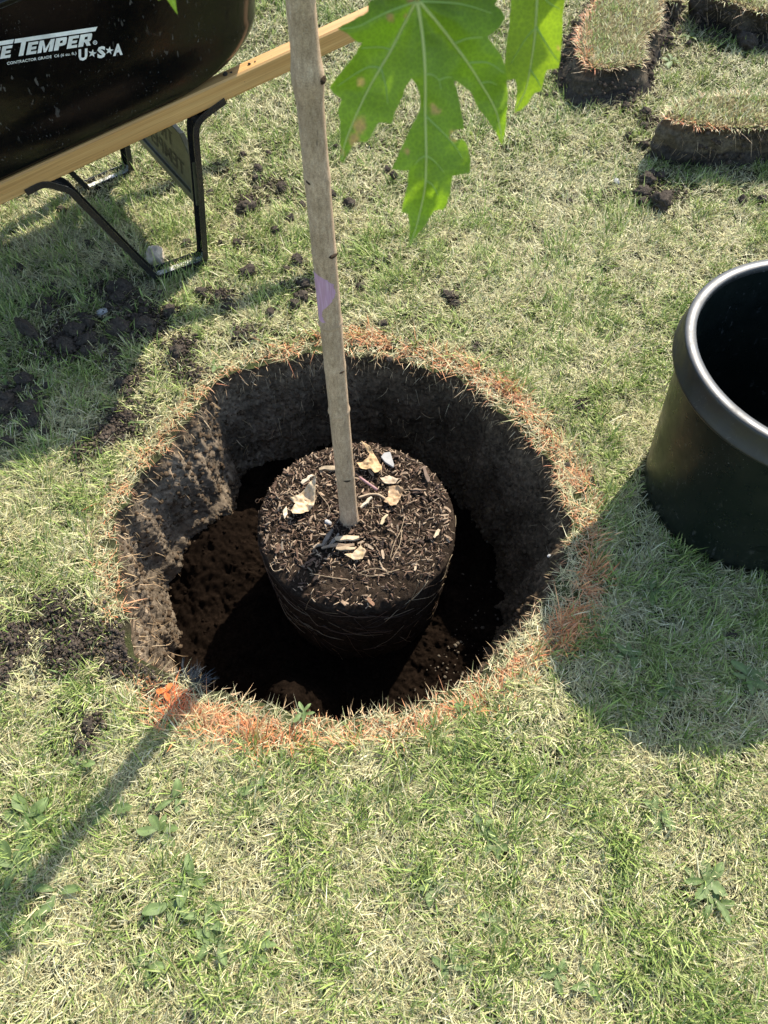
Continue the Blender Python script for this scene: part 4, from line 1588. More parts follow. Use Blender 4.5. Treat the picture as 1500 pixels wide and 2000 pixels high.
def build_leaf(parent, sheet, outline, veins, blem, base_col, step=.0026, serr=.0012, petiole=None, label=None):
    ol = [np.array(q) for q in outline]
    pe = []
    k = len(ol)
    for i in range(k):
        a_, b_ = ol[i], ol[(i + 1) % k]
        m = max(2, int(np.linalg.norm(b_ - a_) / .004))
        for t in np.linspace(0, 1, m, endpoint=False):
            q = a_ * (1 - t) + b_ * t
            d_ = b_ - a_
            nrm = np.array([d_[1], -d_[0]]) / (np.linalg.norm(d_) + 1e-9)
            w = serr * (n3((q[0] * 170, q[1] * 170, 1), 1, 3)) + .5 * serr * n3((q[0] * 60, q[1] * 60, 1), 1, 8)
            pe.append(q + nrm * (w if t > 0 else 0))
    pe = np.array(pe)
    lo, hi = pe.min(0), pe.max(0)
    gx, gy = np.meshgrid(np.arange(lo[0], hi[0], step), np.arange(lo[1], hi[1], step))
    gx, gy = gx.ravel() + rng.uniform(-.2, .2, gx.size) * step, gy.ravel() + rng.uniform(-.2, .2, gy.size) * step
    ins = in_poly(gx, gy, pe)
    allp = [Vector(q) for q in pe] + [Vector((a_, b_)) for a_, b_ in zip(gx[ins], gy[ins])]
    ne = len(pe)
    vs, es, fs, *_ = delaunay_2d_cdt(allp, [(i, (i + 1) % ne) for i in range(ne)], [], 1, 1e-8)
    W_, Cc = [], []
    for q in vs:
        W_.append(sheet.at((q.x, q.y)))
        c = base_col * (1 + .38 * n3((q.x, q.y, 2), 30, 2))
        for bx, by, br, bc in blem:
            d_ = math.hypot(q.x - bx, q.y - by) / br + .5 * n3((q.x, q.y, 0), 190, 5)
            f = min(1, max(0, (1.15 - d_) * 2.5))
            c = c * (1 - f) + np.array(bc) * f
        Cc.append(c)
    me = mesh_np('leaf', np.array(W_), np.array([list(f_) for f_ in fs if len(f_) == 3]), np.clip(np.array(Cc), .005, 1))
    leaf = rel(link('leaf', me, M_leaf), parent)
    if label: leaf['label'] = label
    for path, r0, r1 in veins:
        P = catmull([np.array(q) for q in path], 7)
        B = MB()
        nn = len(P)
        B.tube([sheet.at(q, .0003) for q in P], [r0 + (r1 - r0) * i / (nn - 1) for i in range(nn)], 6)
        me = B.mesh('vein')
        at = me.attributes.new('Col', 'FLOAT_COLOR', 'POINT')
        vc = np.array([.74, .78, .26]) if r0 > .00095 else np.array([.46, .62, .16])
        at.data.foreach_set('color', np.tile(np.array([*vc, 1.0], np.float32), len(me.vertices)))
        o = link('vein', me, M_vein)
        rel(o, leaf)
    if petiole is not None:
        B = MB()
        B.tube(catmull(petiole, 6), [.0016] * (len(petiole) * 6 - 5), 7)
        me = B.mesh('petiole')
        at = me.attributes.new('Col', 'FLOAT_COLOR', 'POINT')
        at.data.foreach_set('color', np.tile(np.array([.55, .50, .10, 1.0], np.float32), len(me.vertices)))
        rel(link('petiole', me, M_vein), leaf)
    return leaf


# branches above the frame carry them
def branch(pts, r0, r1):
    P = catmull(pts, 6)
    B = MB()
    B.tube(P, [r0 + (r1 - r0) * i / (len(P) - 1) for i in range(len(P))], 9)
    return rel(B.build('branch', M_bark, None, True), tree)


br1 = [trunk_axis(1.33), (.0, .86, 1.45), (.06, .72, 1.50), (.09, .60, 1.48), (.12, .50, 1.45)]
branch(br1, .009, .003)
br2 = [(.06, .72, 1.50), (.14, .70, 1.52), (.22, .66, 1.49)]
branch(br2, .004, .002)

LP = EYE + ray(815, 190) * (.60 / float(ray(815, 190) @ FW))
sh = LeafSheet(LP, (.06, -.90, .42), None)
J = sh.px(*zp(556, 6))
_mid = [sh.px(*zp(*q)) for q in [(556, 6), (600, 400), (610, 900), (520, 1520)]]


def fold1(q):
    # distance across the midrib gives a shallow V, lobes droop at their tips
    d = np.array(q) - J
    r = math.hypot(*d)
    a_ = math.atan2(d[0], -d[1])
    w = .0060 * math.cos(a_ * 5.2) * min(1, r / .03)
    return w - .35 * r * r + .0048 * n3((q[0], q[1], 0), 26, 4) + .0018 * n3((q[0], q[1], 0), 70, 6)


sh.fold = fold1
main_out = [(560, -60), (430, -110), (330, -60), (285, 0), (255, 20), (250, 70), (160, 125), (62, 180), (130, 215), (185, 262), (215, 270), (175, 335), (100, 430), (10, 545), (40, 590), (85, 622), (68, 680), (75, 800), (78, 900), (85, 950), (78, 1010), (92, 1034), (140, 950), (165, 900), (245, 890), (300, 800), (320, 765), (400, 772), (418, 700), (470, 600), (488, 530), (520, 488), (545, 520), (572, 590), (576, 680), (545, 745), (500, 830), (440, 960), (398, 1052), (505, 1058), (490, 1180), (463, 1328), (503, 1340), (515, 1430), (508, 1552), (560, 1470), (620, 1400), (665, 1320), (730, 1310), (768, 1200), (782, 1100), (897, 1090), (903, 1000), (880, 915), (850, 872), (775, 872), (765, 845), (800, 815), (862, 806), (855, 760), (835, 650), (812, 550), (795, 505), (840, 530), (905, 580), (950, 680), (1000, 740), (1060, 830), (1106, 918), (1125, 800), (1132, 600), (1110, 440), (1090, 370), (1020, 270), (995, 225), (1050, 190), (1105, 110), (1085, 60), (1045, 30), (1090, -40), (1000, -110), (800, -90), (650, -120), (600, -70)]
veins = [([(556, 6), (585, 200), (600, 400), (608, 700), (610, 1000), (602, 1200), (560, 1400), (515, 1530)], .0014, .0004),
         ([(548, 10), (470, 170), (400, 310), (300, 480), (190, 700), (110, 900), (90, 1010)], .0013, .0004),
         ([(570, 12), (700, 160), (860, 370), (960, 520), (1060, 700), (1104, 895)], .0013, .0004),
         ([(575, 10), (700, 15), (850, 30), (1020, 82)], .0009, .0003),
         ([(540, 14), (400, 65), (300, 110), (190, 165), (80, 182)], .0008, .0003),
         ([(335, 425), (260, 420), (170, 465), (60, 540)], .0008, .0003), ([(335, 430), (365, 540), (376, 650)], .0008, .0003),
         ([(606, 460), (650, 466), (690, 500), (708, 560)], .0008, .0003), ([(690, 500), (740, 484), (780, 485)], .0007, .0003),
         ([(612, 725), (700, 810), (790, 905), (850, 1000)], .0009, .0003), ([(610, 965), (660, 1000), (725, 1075)], .0008, .0003), ([(610, 965), (570, 985), (540, 1020)], .0007, .0003),
         ([(602, 1120), (650, 1150), (690, 1220)], .0007, .0003), ([(800, 268), (870, 240), (960, 232)], .0008, .0003), ([(890, 392), (1000, 392), (1100, 455)], .0008, .0003),
         ([(960, 522), (1010, 512), (1060, 530)], .0007, .0003), ([(400, 312), (330, 295), (210, 300)], .0007, .0003)]
blem = [(*sh.px(*zp(200, 800)), .0048, LB), (*sh.px(*zp(165, 880)), .0055, LB), (*sh.px(*zp(210, 765)), .0040, LB), (*sh.px(*zp(390, 105)), .0028, LB * .9), (*sh.px(*zp(680, 695)), .0030, LB), (*sh.px(*zp(655, 660)), .0024, LB * 1.1), (*sh.px(*zp(795, 850)), .0038, LB * 1.2), (*sh.px(*zp(205, 508)), .0030, LB * 1.3), (*sh.px(*zp(490, 945)), .0020, LB), (*sh.px(*zp(520, 5)), .003, LB * .7), (*sh.px(*zp(90, 965)), .0022, LB), (*sh.px(*zp(490, 95)), .0018, LB)]
build_leaf(tree, sh, [sh.px(*zp(*q)) for q in main_out], [([sh.px(*zp(*q)) for q in pth], a_, b_) for pth, a_, b_ in veins], blem, LG,
           petiole=[sh.at(J, .0005), sh.at(J + np.array([.002, .02]), .012), (.075, .61, 1.36), (.088, .60, 1.475)], label='large green leaf hanging in front of the trunk, brown spots near its tips')

LP2 = EYE + ray(1040, 100) * (.64 / float(ray(1040, 100) @ FW))
sh2 = LeafSheet(LP2, (-.10, -.88, .46), None)
J2 = sh2.px(*zp(1320, -330))


def fold2(q):
    d = np.array(q) - J2
    return -.0025 * math.cos(math.atan2(d[0], -d[1]) * 5) - .25 * (d @ d) + .002 * n3((q[0], q[1], 3), 26, 4)


sh2.fold = fold2
out2 = [(1320, -360), (1230, -480), (1150, -430), (1120, -300), (1040, -330), (900, -220), (1000, -160), (960, -80), (1090, -100), (1150, -40), (1140, 60), (1118, 250), (1104, 400), (1116, 502), (1168, 492), (1182, 560), (1164, 706), (1205, 690), (1250, 650), (1290, 580), (1328, 572), (1345, 520), (1370, 436), (1440, 424), (1452, 345), (1462, 225), (1470, 60), (1490, -40), (1560, -60), (1600, -150), (1720, -200), (1600, -300), (1560, -420), (1480, -360), (1420, -440)]
veins2 = [([(1320, -330), (1312, -100), (1300, 100), (1290, 250), (1265, 420), (1235, 560), (1168, 700)], .0013, .0004), ([(1300, 165), (1350, 250), (1400, 330), (1440, 385)], .0009, .0003), ([(1300, 170), (1230, 250), (1140, 400)], .0008, .0003), ([(1312, -60), (1380, 20), (1450, 60)], .0008, .0003), ([(1312, -330), (1180, -260), (950, -210)], .0009, .0003), ([(1325, -330), (1460, -260), (1680, -205)], .0009, .0003), ([(1262, 430), (1310, 500), (1330, 545)], .0007, .0003)]
build_leaf(tree, sh2, [sh2.px(*zp(*q)) for q in out2], [([sh2.px(*zp(*q)) for q in pth], a_, b_) for pth, a_, b_ in veins2], [(*sh2.px(*zp(1440, 300)), .0016, LB)], LY * .9,
           petiole=[sh2.at(J2, .0005), sh2.at(J2 + np.array([0, .02]), .008), (.222, .655, 1.47)], label='yellow green leaf tip lit by the sun, right of the large leaf')
# narrow leaf tip poking in above, left of the trunk
LP3 = EYE + ray(338, 6) * (.70 / float(ray(338, 6) @ FW))
sh3 = LeafSheet(LP3, (.85, -.45, .3), lambda q: -.2 * (q[0] ** 2 + q[1] ** 2))
ol3 = [(0, -.0095), (.006, .006), (.016, .008), (.012, .022), (.040, .020), (.034, .034), (.052, .052), (.030, .058), (.032, .075), (.010, .070), (0, .078), (-.010, .070), (-.032, .075), (-.030, .058), (-.052, .052), (-.034, .034), (-.040, .020), (-.012, .022), (-.016, .008), (-.006, .006)]
build_leaf(tree, sh3, [np.array(q) for q in ol3], [([(0, .066), (0, .03), (0, -.006)], .0008, .0002), ([(0, .066), (.03, .05), (.048, .052)], .0007, .0002), ([(0, .066), (-.03, .05), (-.048, .052)], .0007, .0002)], [], LY,
           petiole=[sh3.at((0, .066)), sh3.at((0, .10)), (LP3[0] + .08, LP3[1] + .10, LP3[2] + .26)], label='leaf tip hanging in front of the black barrow tray')
branch([trunk_axis(1.42), (-.14, .90, 1.50), (LP3[0] + .08, LP3[1] + .10, LP3[2] + .26)], .007, .003)

# generic leaves of the crown above the picture
gen = bpy.data.meshes.new('leaf')
half = [(0, -.085), (.010, -.06), (.022, -.058), (.020, -.040), (.034, -.034), (.018, -.012), (.030, -.016), (.055, -.030), (.062, -.012), (.078, -.004), (.060, .014), (.030, .016), (.046, .034), (.038, .046), (.014, .036), (0, .026)]
full = half + [(-a_, b_) for a_, b_ in half[-2:0:-1]]
vs = [Vector((a_, b_)) for a_, b_ in full] + [Vector((a_, b_)) for a_ in np.arange(-.07, .075, .012) for b_ in np.arange(-.08, .05, .012) if in_poly(np.array([a_]), np.array([b_]), full)[0]]
vv, ee, ff, *_ = delaunay_2d_cdt(vs, [(i, (i + 1) % len(full)) for i in range(len(full))], [], 1, 1e-7)
gen = mesh_np('leaf', np.array([(q.x, q.y, -1.4 * (q.x ** 2 + q.y ** 2) + .003 * math.cos(q.x * 120)) for q in vv]), np.array([list(f_) for f_ in ff if len(f_) == 3]), np.tile(LG, (len(vv), 1)))
gen.materials.append(M_leaf)


def crown_leaf(loc, rot, s=1.0):
    o = bpy.data.objects.new('leaf', gen)
    o.location = Vector(loc) - tree.location
    o.rotation_euler = rot
    o.scale = (s, s, s)
    o.parent = tree
    col.objects.link(o)


rl = random.Random(5)
for u_, v_, rz_ in ((1030, -125, .2), (985, -75, 1.4), (945, -5, 2.6)):  # unseen leaves added sunward to shade the top of the second leaf
    crown_leaf(EYE + ray(u_, v_) * (.64 / float(ray(u_, v_) @ FW)) + np.array(to_sun) * .13, (-.5, .35, rz_), 1.0)
# leaves round the two hanging ones (they shade the big leaf)
for t in ((.14, .77, 1.42), (.20, .84, 1.47), (.10, .80, 1.50), (.24, .74, 1.46), (.16, .90, 1.52), (.05, .74, 1.42), (.27, .86, 1.53), (.12, .72, 1.38)):
    crown_leaf(t, (rl.uniform(.2, .7), rl.uniform(-.3, .3), rl.uniform(-.6, .6)), rl.uniform(.95, 1.2))
for k in range(7):
    z0 = 1.45 + .2 * k
    an = k * 2.4 + 2.2
    b0 = trunk_axis(z0)
    ln = .42 - .03 * k
    pts = [b0]
    for t in (.35, .7, 1.0):
        pts.append(b0 + np.array([math.cos(an) * ln * t, math.sin(an) * ln * t * .75, .30 * t + .05 * t * t]))
    branch(pts, .007, .002)
    for j in range(8):
        t = rl.uniform(.3, 1.05)
        q = b0 + np.array([math.cos(an) * ln * t, math.sin(an) * ln * t * .75, .30 * t]) + np.array([rl.uniform(-.08, .08), rl.uniform(-.08, .08), rl.uniform(-.05, .06)])
        crown_leaf(q, (rl.uniform(-.8, .8), rl.uniform(-.8, .8), rl.uniform(0, 6.28)), rl.uniform(.8, 1.15))
# a few low leaves left of the stem whose shade reaches the lower left lawn
for q in ((-.12, 1.02, 1.10), (-.16, 1.05, 1.16), (-.10, .96, 1.17), (-.05, 1.05, 1.20), (-.19, 1.10, 1.24)):
    crown_leaf(q, (rl.uniform(-.4, .4), rl.uniform(-.4, .4), rl.uniform(0, 6.28)), rl.uniform(.8, 1.0))

# ------------------------------------------------------------------ wheelbarrow
B1 = np.array([-.534, 1.836, 0.0])
AN = math.radians(30.0)
hx, hn = np.array([math.cos(AN), math.sin(AN), 0]), np.array([-math.sin(AN), math.cos(AN), 0])
AX = math.radians(34.5)
ax, axn = np.array([math.cos(AX), math.sin(AX), 0]), np.array([-math.sin(AX), math.cos(AX), 0])
MIDP = np.array([-.694, 2.069, 0.0])
SL = .142


def mirror(p):
    p = np.array(p, float)
    return p - 2 * axn * float((p - MIDP) @ axn)


barrow = empty('wheelbarrow', (MIDP[0], MIDP[1], 0), 'black wheelbarrow with wooden handles standing at the upper left', 'wheelbarrow')


def hbot(t):
    return .421 + SL * t


# handles with lengthwise UVs so that the grain runs along them
HH, HWD = .050, .040


def handle(mir):
    nseg = 16
    pts = np.linspace(-1.05, .78, nseg + 1)
    prof = [(0.004, 0), (HWD - .004, 0), (HWD, .004), (HWD, HH - .004), (HWD - .004, HH), (.004, HH), (0, HH - .004), (0, .004)]
    V = []
    for t in pts:
        for a_, b_ in prof:
            p = B1 + hx * t + hn * a_ + np.array([0, 0, hbot(t) + b_])
            V.append(mirror(p) if mir else p)
    F = grid_faces(8, nseg + 1)
    F = F[:, ::-1] if mir else F
    faces = [tuple(f_) for f_ in F] + [tuple(range(7, -1, -1)), tuple(nseg * 8 + i for i in range(8))]
    me = bpy.data.meshes.new('handle')
    me.from_pydata([tuple(v) for v in V], [], faces)
    uv = me.uv_layers.new(name='UVMap')
    for poly in me.polygons:
        for li in poly.loop_indices:
            vi = me.loops[li].vertex_index
            ring_i, pi_ = divmod(vi, 8)
            uv.data[li].uv = (pts[ring_i] + (5 if mir else 0), prof[pi_][1] + prof[pi_][0] * .7)
    o = link('handle', me, M_wood, None, False)
    return rel(o, barrow)


handle(False)
handle(True)
# cross cleats (front and rear) that tie the handles under the tray
for t in (-.80, -.16):
    B = MB()
    a_ = B1 + hx * t + hn * (HWD + .001) + np.array([0, 0, hbot(t) + .008])
    b_ = mirror(a_)
    d_ = ax * .035
    B.add([tuple(a_), tuple(a_ + d_), tuple(b_ + d_), tuple(b_)] + [tuple(q + np.array([0, 0, .03])) for q in (a_, a_ + d_, b_ + d_, b_)], [(3, 2, 1, 0), (4, 5, 6, 7), (0, 1, 5, 4), (1, 2, 6, 5), (2, 3, 7, 6), (3, 0, 4, 7)])
    B.build('cross_cleat', M_steel, barrow)

# legs: folded steel strip bent to a U under each handle
leg_plane = B1 + hn * .020
leg_px = [(52, 379), (85, 366), (108, 363), (128, 370), (150, 392), (225, 468), (296, 537), (314, 549), (335, 545), (372, 533), (392, 520), (400, 497), (397, 440), (390, 340), (383, 262), (386, 236), (402, 219), (438, 203)]
lp = []
for u, v in leg_px:
    q = on_plane(u, v, leg_plane, hn)
    lp.append(np.array([float((q - leg_plane) @ hx), q[2]]))
for q in lp: q[1] = max(.006, q[1])
for k in (0, 1):
    lp[k][1] = hbot(lp[k][0]) - .004
lp[-1][1] = hbot(lp[-1][0]) - .004
lp[-2][1] = min(lp[-2][1], hbot(lp[-2][0]) - .006)
path = catmull([np.array([q[0], 0, q[1]]) for q in lp], 4)


def leg(mir):
    B = MB()
    P, FR = [], []
    for k in range(len(path)):
        tq = path[min(k + 1, len(path) - 1)] - path[max(k - 1, 0)]
        tq = tq / np.linalg.norm(tq)
        p = leg_plane + hx * path[k][0] + np.array([0, 0, path[k][2]])
        nn_ = hx * (-tq[2]) + np.array([0, 0, tq[0]])
        P.append(mirror(p) if mir else p)
        if mir:
            m0 = mirror(p)
            FR.append((mirror(p + hn) - m0, mirror(p + nn_) - m0))
        else:
            FR.append((hn, nn_))
    # shallow channel section: web with two turned-in flanges
    w, fl, th_ = .0235, .016, .003
    prof = [(-w, 0), (w, 0), (w, fl), (w - th_, fl), (w - th_, th_), (-w + th_, th_), (-w + th_, fl), (-w, fl)]
    B.sweep(P, FR, prof)
    return B.build('leg', M_steel, barrow, False, .0012), P, FR


leg1, P1, FR1 = leg(False)
leg2, P2, FR2 = leg(True)
# worn shoe with painted sky glare on top of each foot, bolts at the brackets
for L_, P, FR in ((leg1, P1, FR1), (leg2, P2, FR2)):
    B = MB()
    ii = [i for i in range(len(P)) if P[i][2] < .030 and 24 <= i <= 44]
    B.sweep([P[i] for i in ii], [FR[i] for i in ii], [(-.0128, .0032), (.0128, .0032), (.0128, .0042), (-.0128, .0042)])
    o = B.build('worn_glare_shoe', M_worn_glare, None)
    rel(o, L_)
    o['label'] = 'worn metal inside the foot with sky glare in its colour'
    for i in (2, len(P) - 3):
        B = MB()
        B.tube([P[i] + np.array([0, 0, .006]), P[i] + np.array([0, 0, -.022])], .0035, 8)
        rel(B.build('bolt', M_zinc, None), L_)
# brace plate between the rear uprights of the legs


def upright(z):
    """point on the near leg's rear upright at height z"""
    best = None
    for i in range(len(path) // 2, len(path) - 1):
        if (path[i][2] - z) * (path[i + 1][2] - z) <= 0:
            t = (z - path[i][2]) / (path[i + 1][2] - path[i][2] + 1e-9)
            return leg_plane + hx * (path[i][0] * (1 - t) + path[i + 1][0] * t) + np.array([0, 0, z])
    return leg_plane + hx * .1 + np.array([0, 0, z])


ZB0, ZB1 = .165, .335
q00, q01 = upright(ZB0) + hn * .018, upright(ZB1) + hn * .018
r00, r01 = mirror(q00), mirror(q01)
pn = np.cross(r00 - q00, q01 - q00)
pn /= np.linalg.norm(pn)
if pn @ (EYE - q00) < 0: pn = -pn
B = MB()


def plate_pt(s, t, off=0.0):
    return (q00 * (1 - s) + r00 * s) * (1 - t) + (q01 * (1 - s) + r01 * s) * t + pn * off


inset = [(.06, .12), (.94, .12), (.94, .62), (.80, .88), (.20, .88), (.06, .62)]
outer = [(0, 0), (1, 0), (1, .72), (.86, 1.0), (.14, 1.0), (0, .72)]
vv = [plate_pt(s, t, .010) for s, t in outer] + [plate_pt(s, t, .010) for s, t in inset] + [plate_pt(s, t, 0) for s, t in inset] + [plate_pt(s, t, -.006) for s, t in outer]
ff = [(i, (i + 1) % 6, 6 + (i + 1) % 6, 6 + i) for i in range(6)] + [(6 + i, 6 + (i + 1) % 6, 12 + (i + 1) % 6, 12 + i) for i in range(6)] + [(12, 13, 14, 15, 16, 17), (23, 22, 21, 20, 19, 18)] + [(18 + i, 18 + (i + 1) % 6, (i + 1) % 6, i) for i in range(6)]
B.add(vv, ff)
plate = B.build('brace_plate', M_plate, barrow, False, .002)


def text_mesh(body, size=1.0, offset=0.0, space=1.0, fill=2):
    cu = bpy.data.curves.new('lettering', 'FONT')
    cu.body = body
    cu.size = size
    cu.offset = offset
    cu.space_character = space
    cu.resolution_u = fill
    ob = bpy.data.objects.new('lettering', cu)
    col.objects.link(ob)
    dg = bpy.context.evaluated_depsgraph_get()
    me = bpy.data.meshes.new_from_object(ob.evaluated_get(dg))
    bpy.data.objects.remove(ob)
    V = np.array([v.co[:] for v in me.vertices])
    F = [tuple(p.vertices) for p in me.polygons]
    bpy.data.meshes.remove(me)
    return V, F


# stamped lettering of the plate, seen from behind so it reads mirrored
B = MB()
for body, s0, s1, t0, t1 in (('TRUE', .28, .60, .56, .82), ('TEMPER', .16, .66, .24, .48)):
    V, F = text_mesh(body, 1.0, .012)
    lo, hi = V.min(0), V.max(0)
    W_ = []
    for v in V:
        s = s0 + (s1 - s0) * (v[0] - lo[0]) / (hi[0] - lo[0])
        t = t0 + (t1 - t0) * (v[1] - lo[1]) / (hi[1] - lo[1])
        W_.append(plate_pt(s, t, .0012))
    B.add(W_, F)
rel(B.build('stamped_lettering', M_emboss, None), plate)

# tray: rounded box flaring upwards, set on the handles
TO = MIDP + axn * 0 + np.array([0, 0, hbot(0) + HH + .001])
tz = np.array([-SL * ax[0], -SL * ax[1], 1.0]); tz /= np.linalg.norm(tz)
txv = np.cross(axn, tz); txv /= np.linalg.norm(txv)


def tray_pt(x, y, h):
    return TO + txv * x + axn * y + tz * h


def tray_section(xf, xr, yw, rad, h, n=22, wfront=1.0):
    pts = []
    corners = [(xr - rad, yw - rad, 0), (xf + rad, yw - rad, 90), (xf + rad, -yw + rad, 180), (xr - rad, -yw + rad, 270)]
    for cx_, cy_, a0 in corners:
        for i in range(n):
            a_ = math.radians(a0 + 90 * i / (n - 1))
            X_ = cx_ + rad * math.cos(a_)
            Y_ = cy_ + rad * math.sin(a_)
            pts.append(tray_pt(X_, Y_ * (1 + .27 * (X_ - .1)), h))
    return pts


TR_H = .362
XR0, XR1, YW0, YW1 = .340, .412, .296, .352


def tray_rows(inset):
    rows = []
    prof = []
    # bottom fillet then straight flare
    nfl = 12
    fr = .15
    for k in range(nfl):
        b_ = (k / (nfl - 1)) * PI / 2
        prof.append((-.16 * (1 - math.sin(b_)), .10 * (1 - math.cos(b_)), 0))
    for k in range(1, 9):
        f = k / 8
        prof.append((None, None, f))
    for dx_, dh, f in prof:
        if dx_ is not None:
            xr = XR0 + dx_ * 1.25
            yw = YW0 + dx_ * .09
            h = dh
            xf = -.95 - dx_
        else:
            xr = XR0 + (XR1 - XR0) * f ** .85
            yw = YW0 + (YW1 - YW0) * f
            h = .10 + (TR_H - .10) * f
            xf = -.95 - .16 * f
        rad = .15
        rows.append(tray_section(xf + inset, xr - inset, yw - inset, rad, h + (inset if dh == 0 and dx_ is not None else 0)))
    return rows


rows = tray_rows(0)
inn = tray_rows(.005)
m_ = len(rows[0])
V = np.array(rows).reshape(-1, 3)
bot = [tuple(range(m_ - 1, -1, -1))]
lipR = []
for dxx, dh in ((.004, .004), (.016, .006), (.024, .002), (.026, -.006), (.022, -.012), (.014, -.013), (.0, -.010)):
    lipR.append(tray_section(-1.11 - dxx, XR1 + dxx, YW1 + dxx, .15 + dxx, TR_H + dh))
me = bpy.data.meshes.new('tray')
F = [tuple(f_) for f_ in grid_faces(m_, len(rows))] + bot
me.from_pydata([tuple(v) for v in V], [], F)
me.update()
tray_bvh = BVHTree.FromPolygons([tuple(v) for v in V], F)
tray = rel(link('tray', me, M_tray), barrow)
Vi = np.array(inn).reshape(-1, 3)
me = bpy.data.meshes.new('tray_inside')
me.from_pydata([tuple(v) for v in Vi], [], [tuple(f_[::-1]) for f_ in grid_faces(m_, len(inn))] + [tuple(range(m_))])
rel(link('tray_inside', me, M_tray), tray)
me = bpy.data.meshes.new('tray_rim')
me.from_pydata([tuple(v) for v in np.array([inn[-1]] + lipR).reshape(-1, 3)], [], [tuple(f_) for f_ in grid_faces(m_, len(lipR) + 1)])
rel(link('tray_rim', me, M_tray), tray)


# printed lettering on the tray side
def on_tray(u, v, off=.0009):
    d = Vector(ray(u, v))
    hit, nrm, i_, dist = tray_bvh.ray_cast(Vector(EYE), d)
    if hit is None: return None
    if nrm.dot(d) > 0: nrm = -nrm
    return np.array(hit + nrm * off)


def txt(a_, b_):
    """lettering units -> photo sight line"""
    X_ = 180 + a_ + .20 * b_
    Y_ = 545 - .150 * a_ - b_
    return X_ / 5.0, Y_ / 5.0


_h0 = on_tray(*txt(300, 50), 0)
_h1, _h2 = on_tray(*txt(420, 50), 0), on_tray(*txt(300, 100), 0)
PLN = np.cross(_h1 - _h0, _h2 - _h0)
PLN /= np.linalg.norm(PLN)
if PLN @ (EYE - _h0) < 0: PLN = -PLN


def on_side(u, v, off=.0012):
    q = on_tray(u, v, off)
    return q if q is not None else on_plane(u, v, _h0 + PLN * off, PLN)


def letter_E(a0, w, h):
    b = .26 * h
    return [[(a0, 0), (a0 + w * .42, 0), (a0 + w * .42, h), (a0, h)], [(a0 + w * .42, 0), (a0 + w, 0), (a0 + w, b * .9), (a0 + w * .42, b * .9)], [(a0 + w * .42, h * .38), (a0 + w * .9, h * .38), (a0 + w * .9, h * .60), (a0 + w * .42, h * .60)], [(a0 + w * .42, h - b * .9), (a0 + w, h - b * .9), (a0 + w, h), (a0 + w * .42, h)]]


def letter_P(a0, w, h):
    s = w * .42
    return [[(a0, 0), (a0 + s, 0), (a0 + s, h), (a0, h)], [(a0 + s, h * .76), (a0 + w * .66, h * .76), (a0 + w * .66, h), (a0 + s, h)], [(a0 + s, h * .32), (a0 + w * .66, h * .32), (a0 + w * .66, h * .55), (a0 + s, h * .55)], [(a0 + w * .66, h * .32), (a0 + w * .92, h * .36), (a0 + w, h * .48), (a0 + w, h * .86), (a0 + w * .92, h), (a0 + w * .66, h)]]


def letter_R(a0, w, h):
    return letter_P(a0, w, h) + [[(a0 + w * .50, h * .32), (a0 + w * .72, 0), (a0 + w * 1.06, 0), (a0 + w * .84, h * .34)]]


def letter_M(a0, w, h):
    s = w * .26
    return [[(a0, 0), (a0 + s, 0), (a0 + s, h), (a0, h)], [(a0 + w - s, 0), (a0 + w, 0), (a0 + w, h), (a0 + w - s, h)], [(a0 + s, h), (a0 + s, h * .62), (a0 + w * .42, 0), (a0 + w * .5, h * .30)], [(a0 + w - s, h), (a0 + w * .5, h * .30), (a0 + w * .58, 0), (a0 + w - s, h * .62)], [(a0 + w * .42, 0), (a0 + w * .58, 0), (a0 + w * .5, h * .30)]]


LH = 122
polys = []
polys += [[(0, 0), (46, 0), (46, 136), (0, 136)], [(-70, 136), (722, 136), (734, 178), (-72, 178)]]
polys += letter_E(72, 98, LH) + letter_M(182, 148, LH) + letter_P(342, 110, LH) + letter_E(468, 100, LH) + letter_R(580, 118, LH)
# end of the word before: ...E with its own bar, and the letters left of the picture's edge
polys += letter_E(-182, 100, LH) + [[(-300, 136), (-86, 136), (-80, 178), (-300, 178)]]
polys += [[(-300, 0), (-200, 0), (-200, 30), (-300, 30)], [(-234, 30), (-200, 30), (-200, LH), (-234, LH)], [(-300, 30), (-266, 30), (-266, LH), (-300, LH)]]
polys += letter_R(-430, 112, LH) + [[(-510, 0), (-464, 0), (-464, 136), (-510, 136)], [(-585, 136), (-304, 136), (-304, 178), (-585, 178)]]
B = MB()
for pl in polys:
    B.add([on_side(*txt(*q)) for q in pl], [tuple(range(len(pl)))])


def lay_text(body, x0, y0, x1, y1, hgt, slant=0.0, off=.02, space=1.0):
    """text laid along a baseline given in 5x sight-line units"""
    V, F = text_mesh(body, 1.0, off, space)
    lo, hi = V[:, 0].min(), V[:, 0].max()
    caph = .69
    W_ = []
    for v in V:
        t = (v[0] - lo) / (hi - lo)
        X_ = x0 + (x1 - x0) * t + slant * v[1] / caph * hgt
        Y_ = y0 + (y1 - y0) * t - v[1] / caph * hgt
        W_.append(on_side(X_ / 5, Y_ / 5))
    B.add(W_, F)


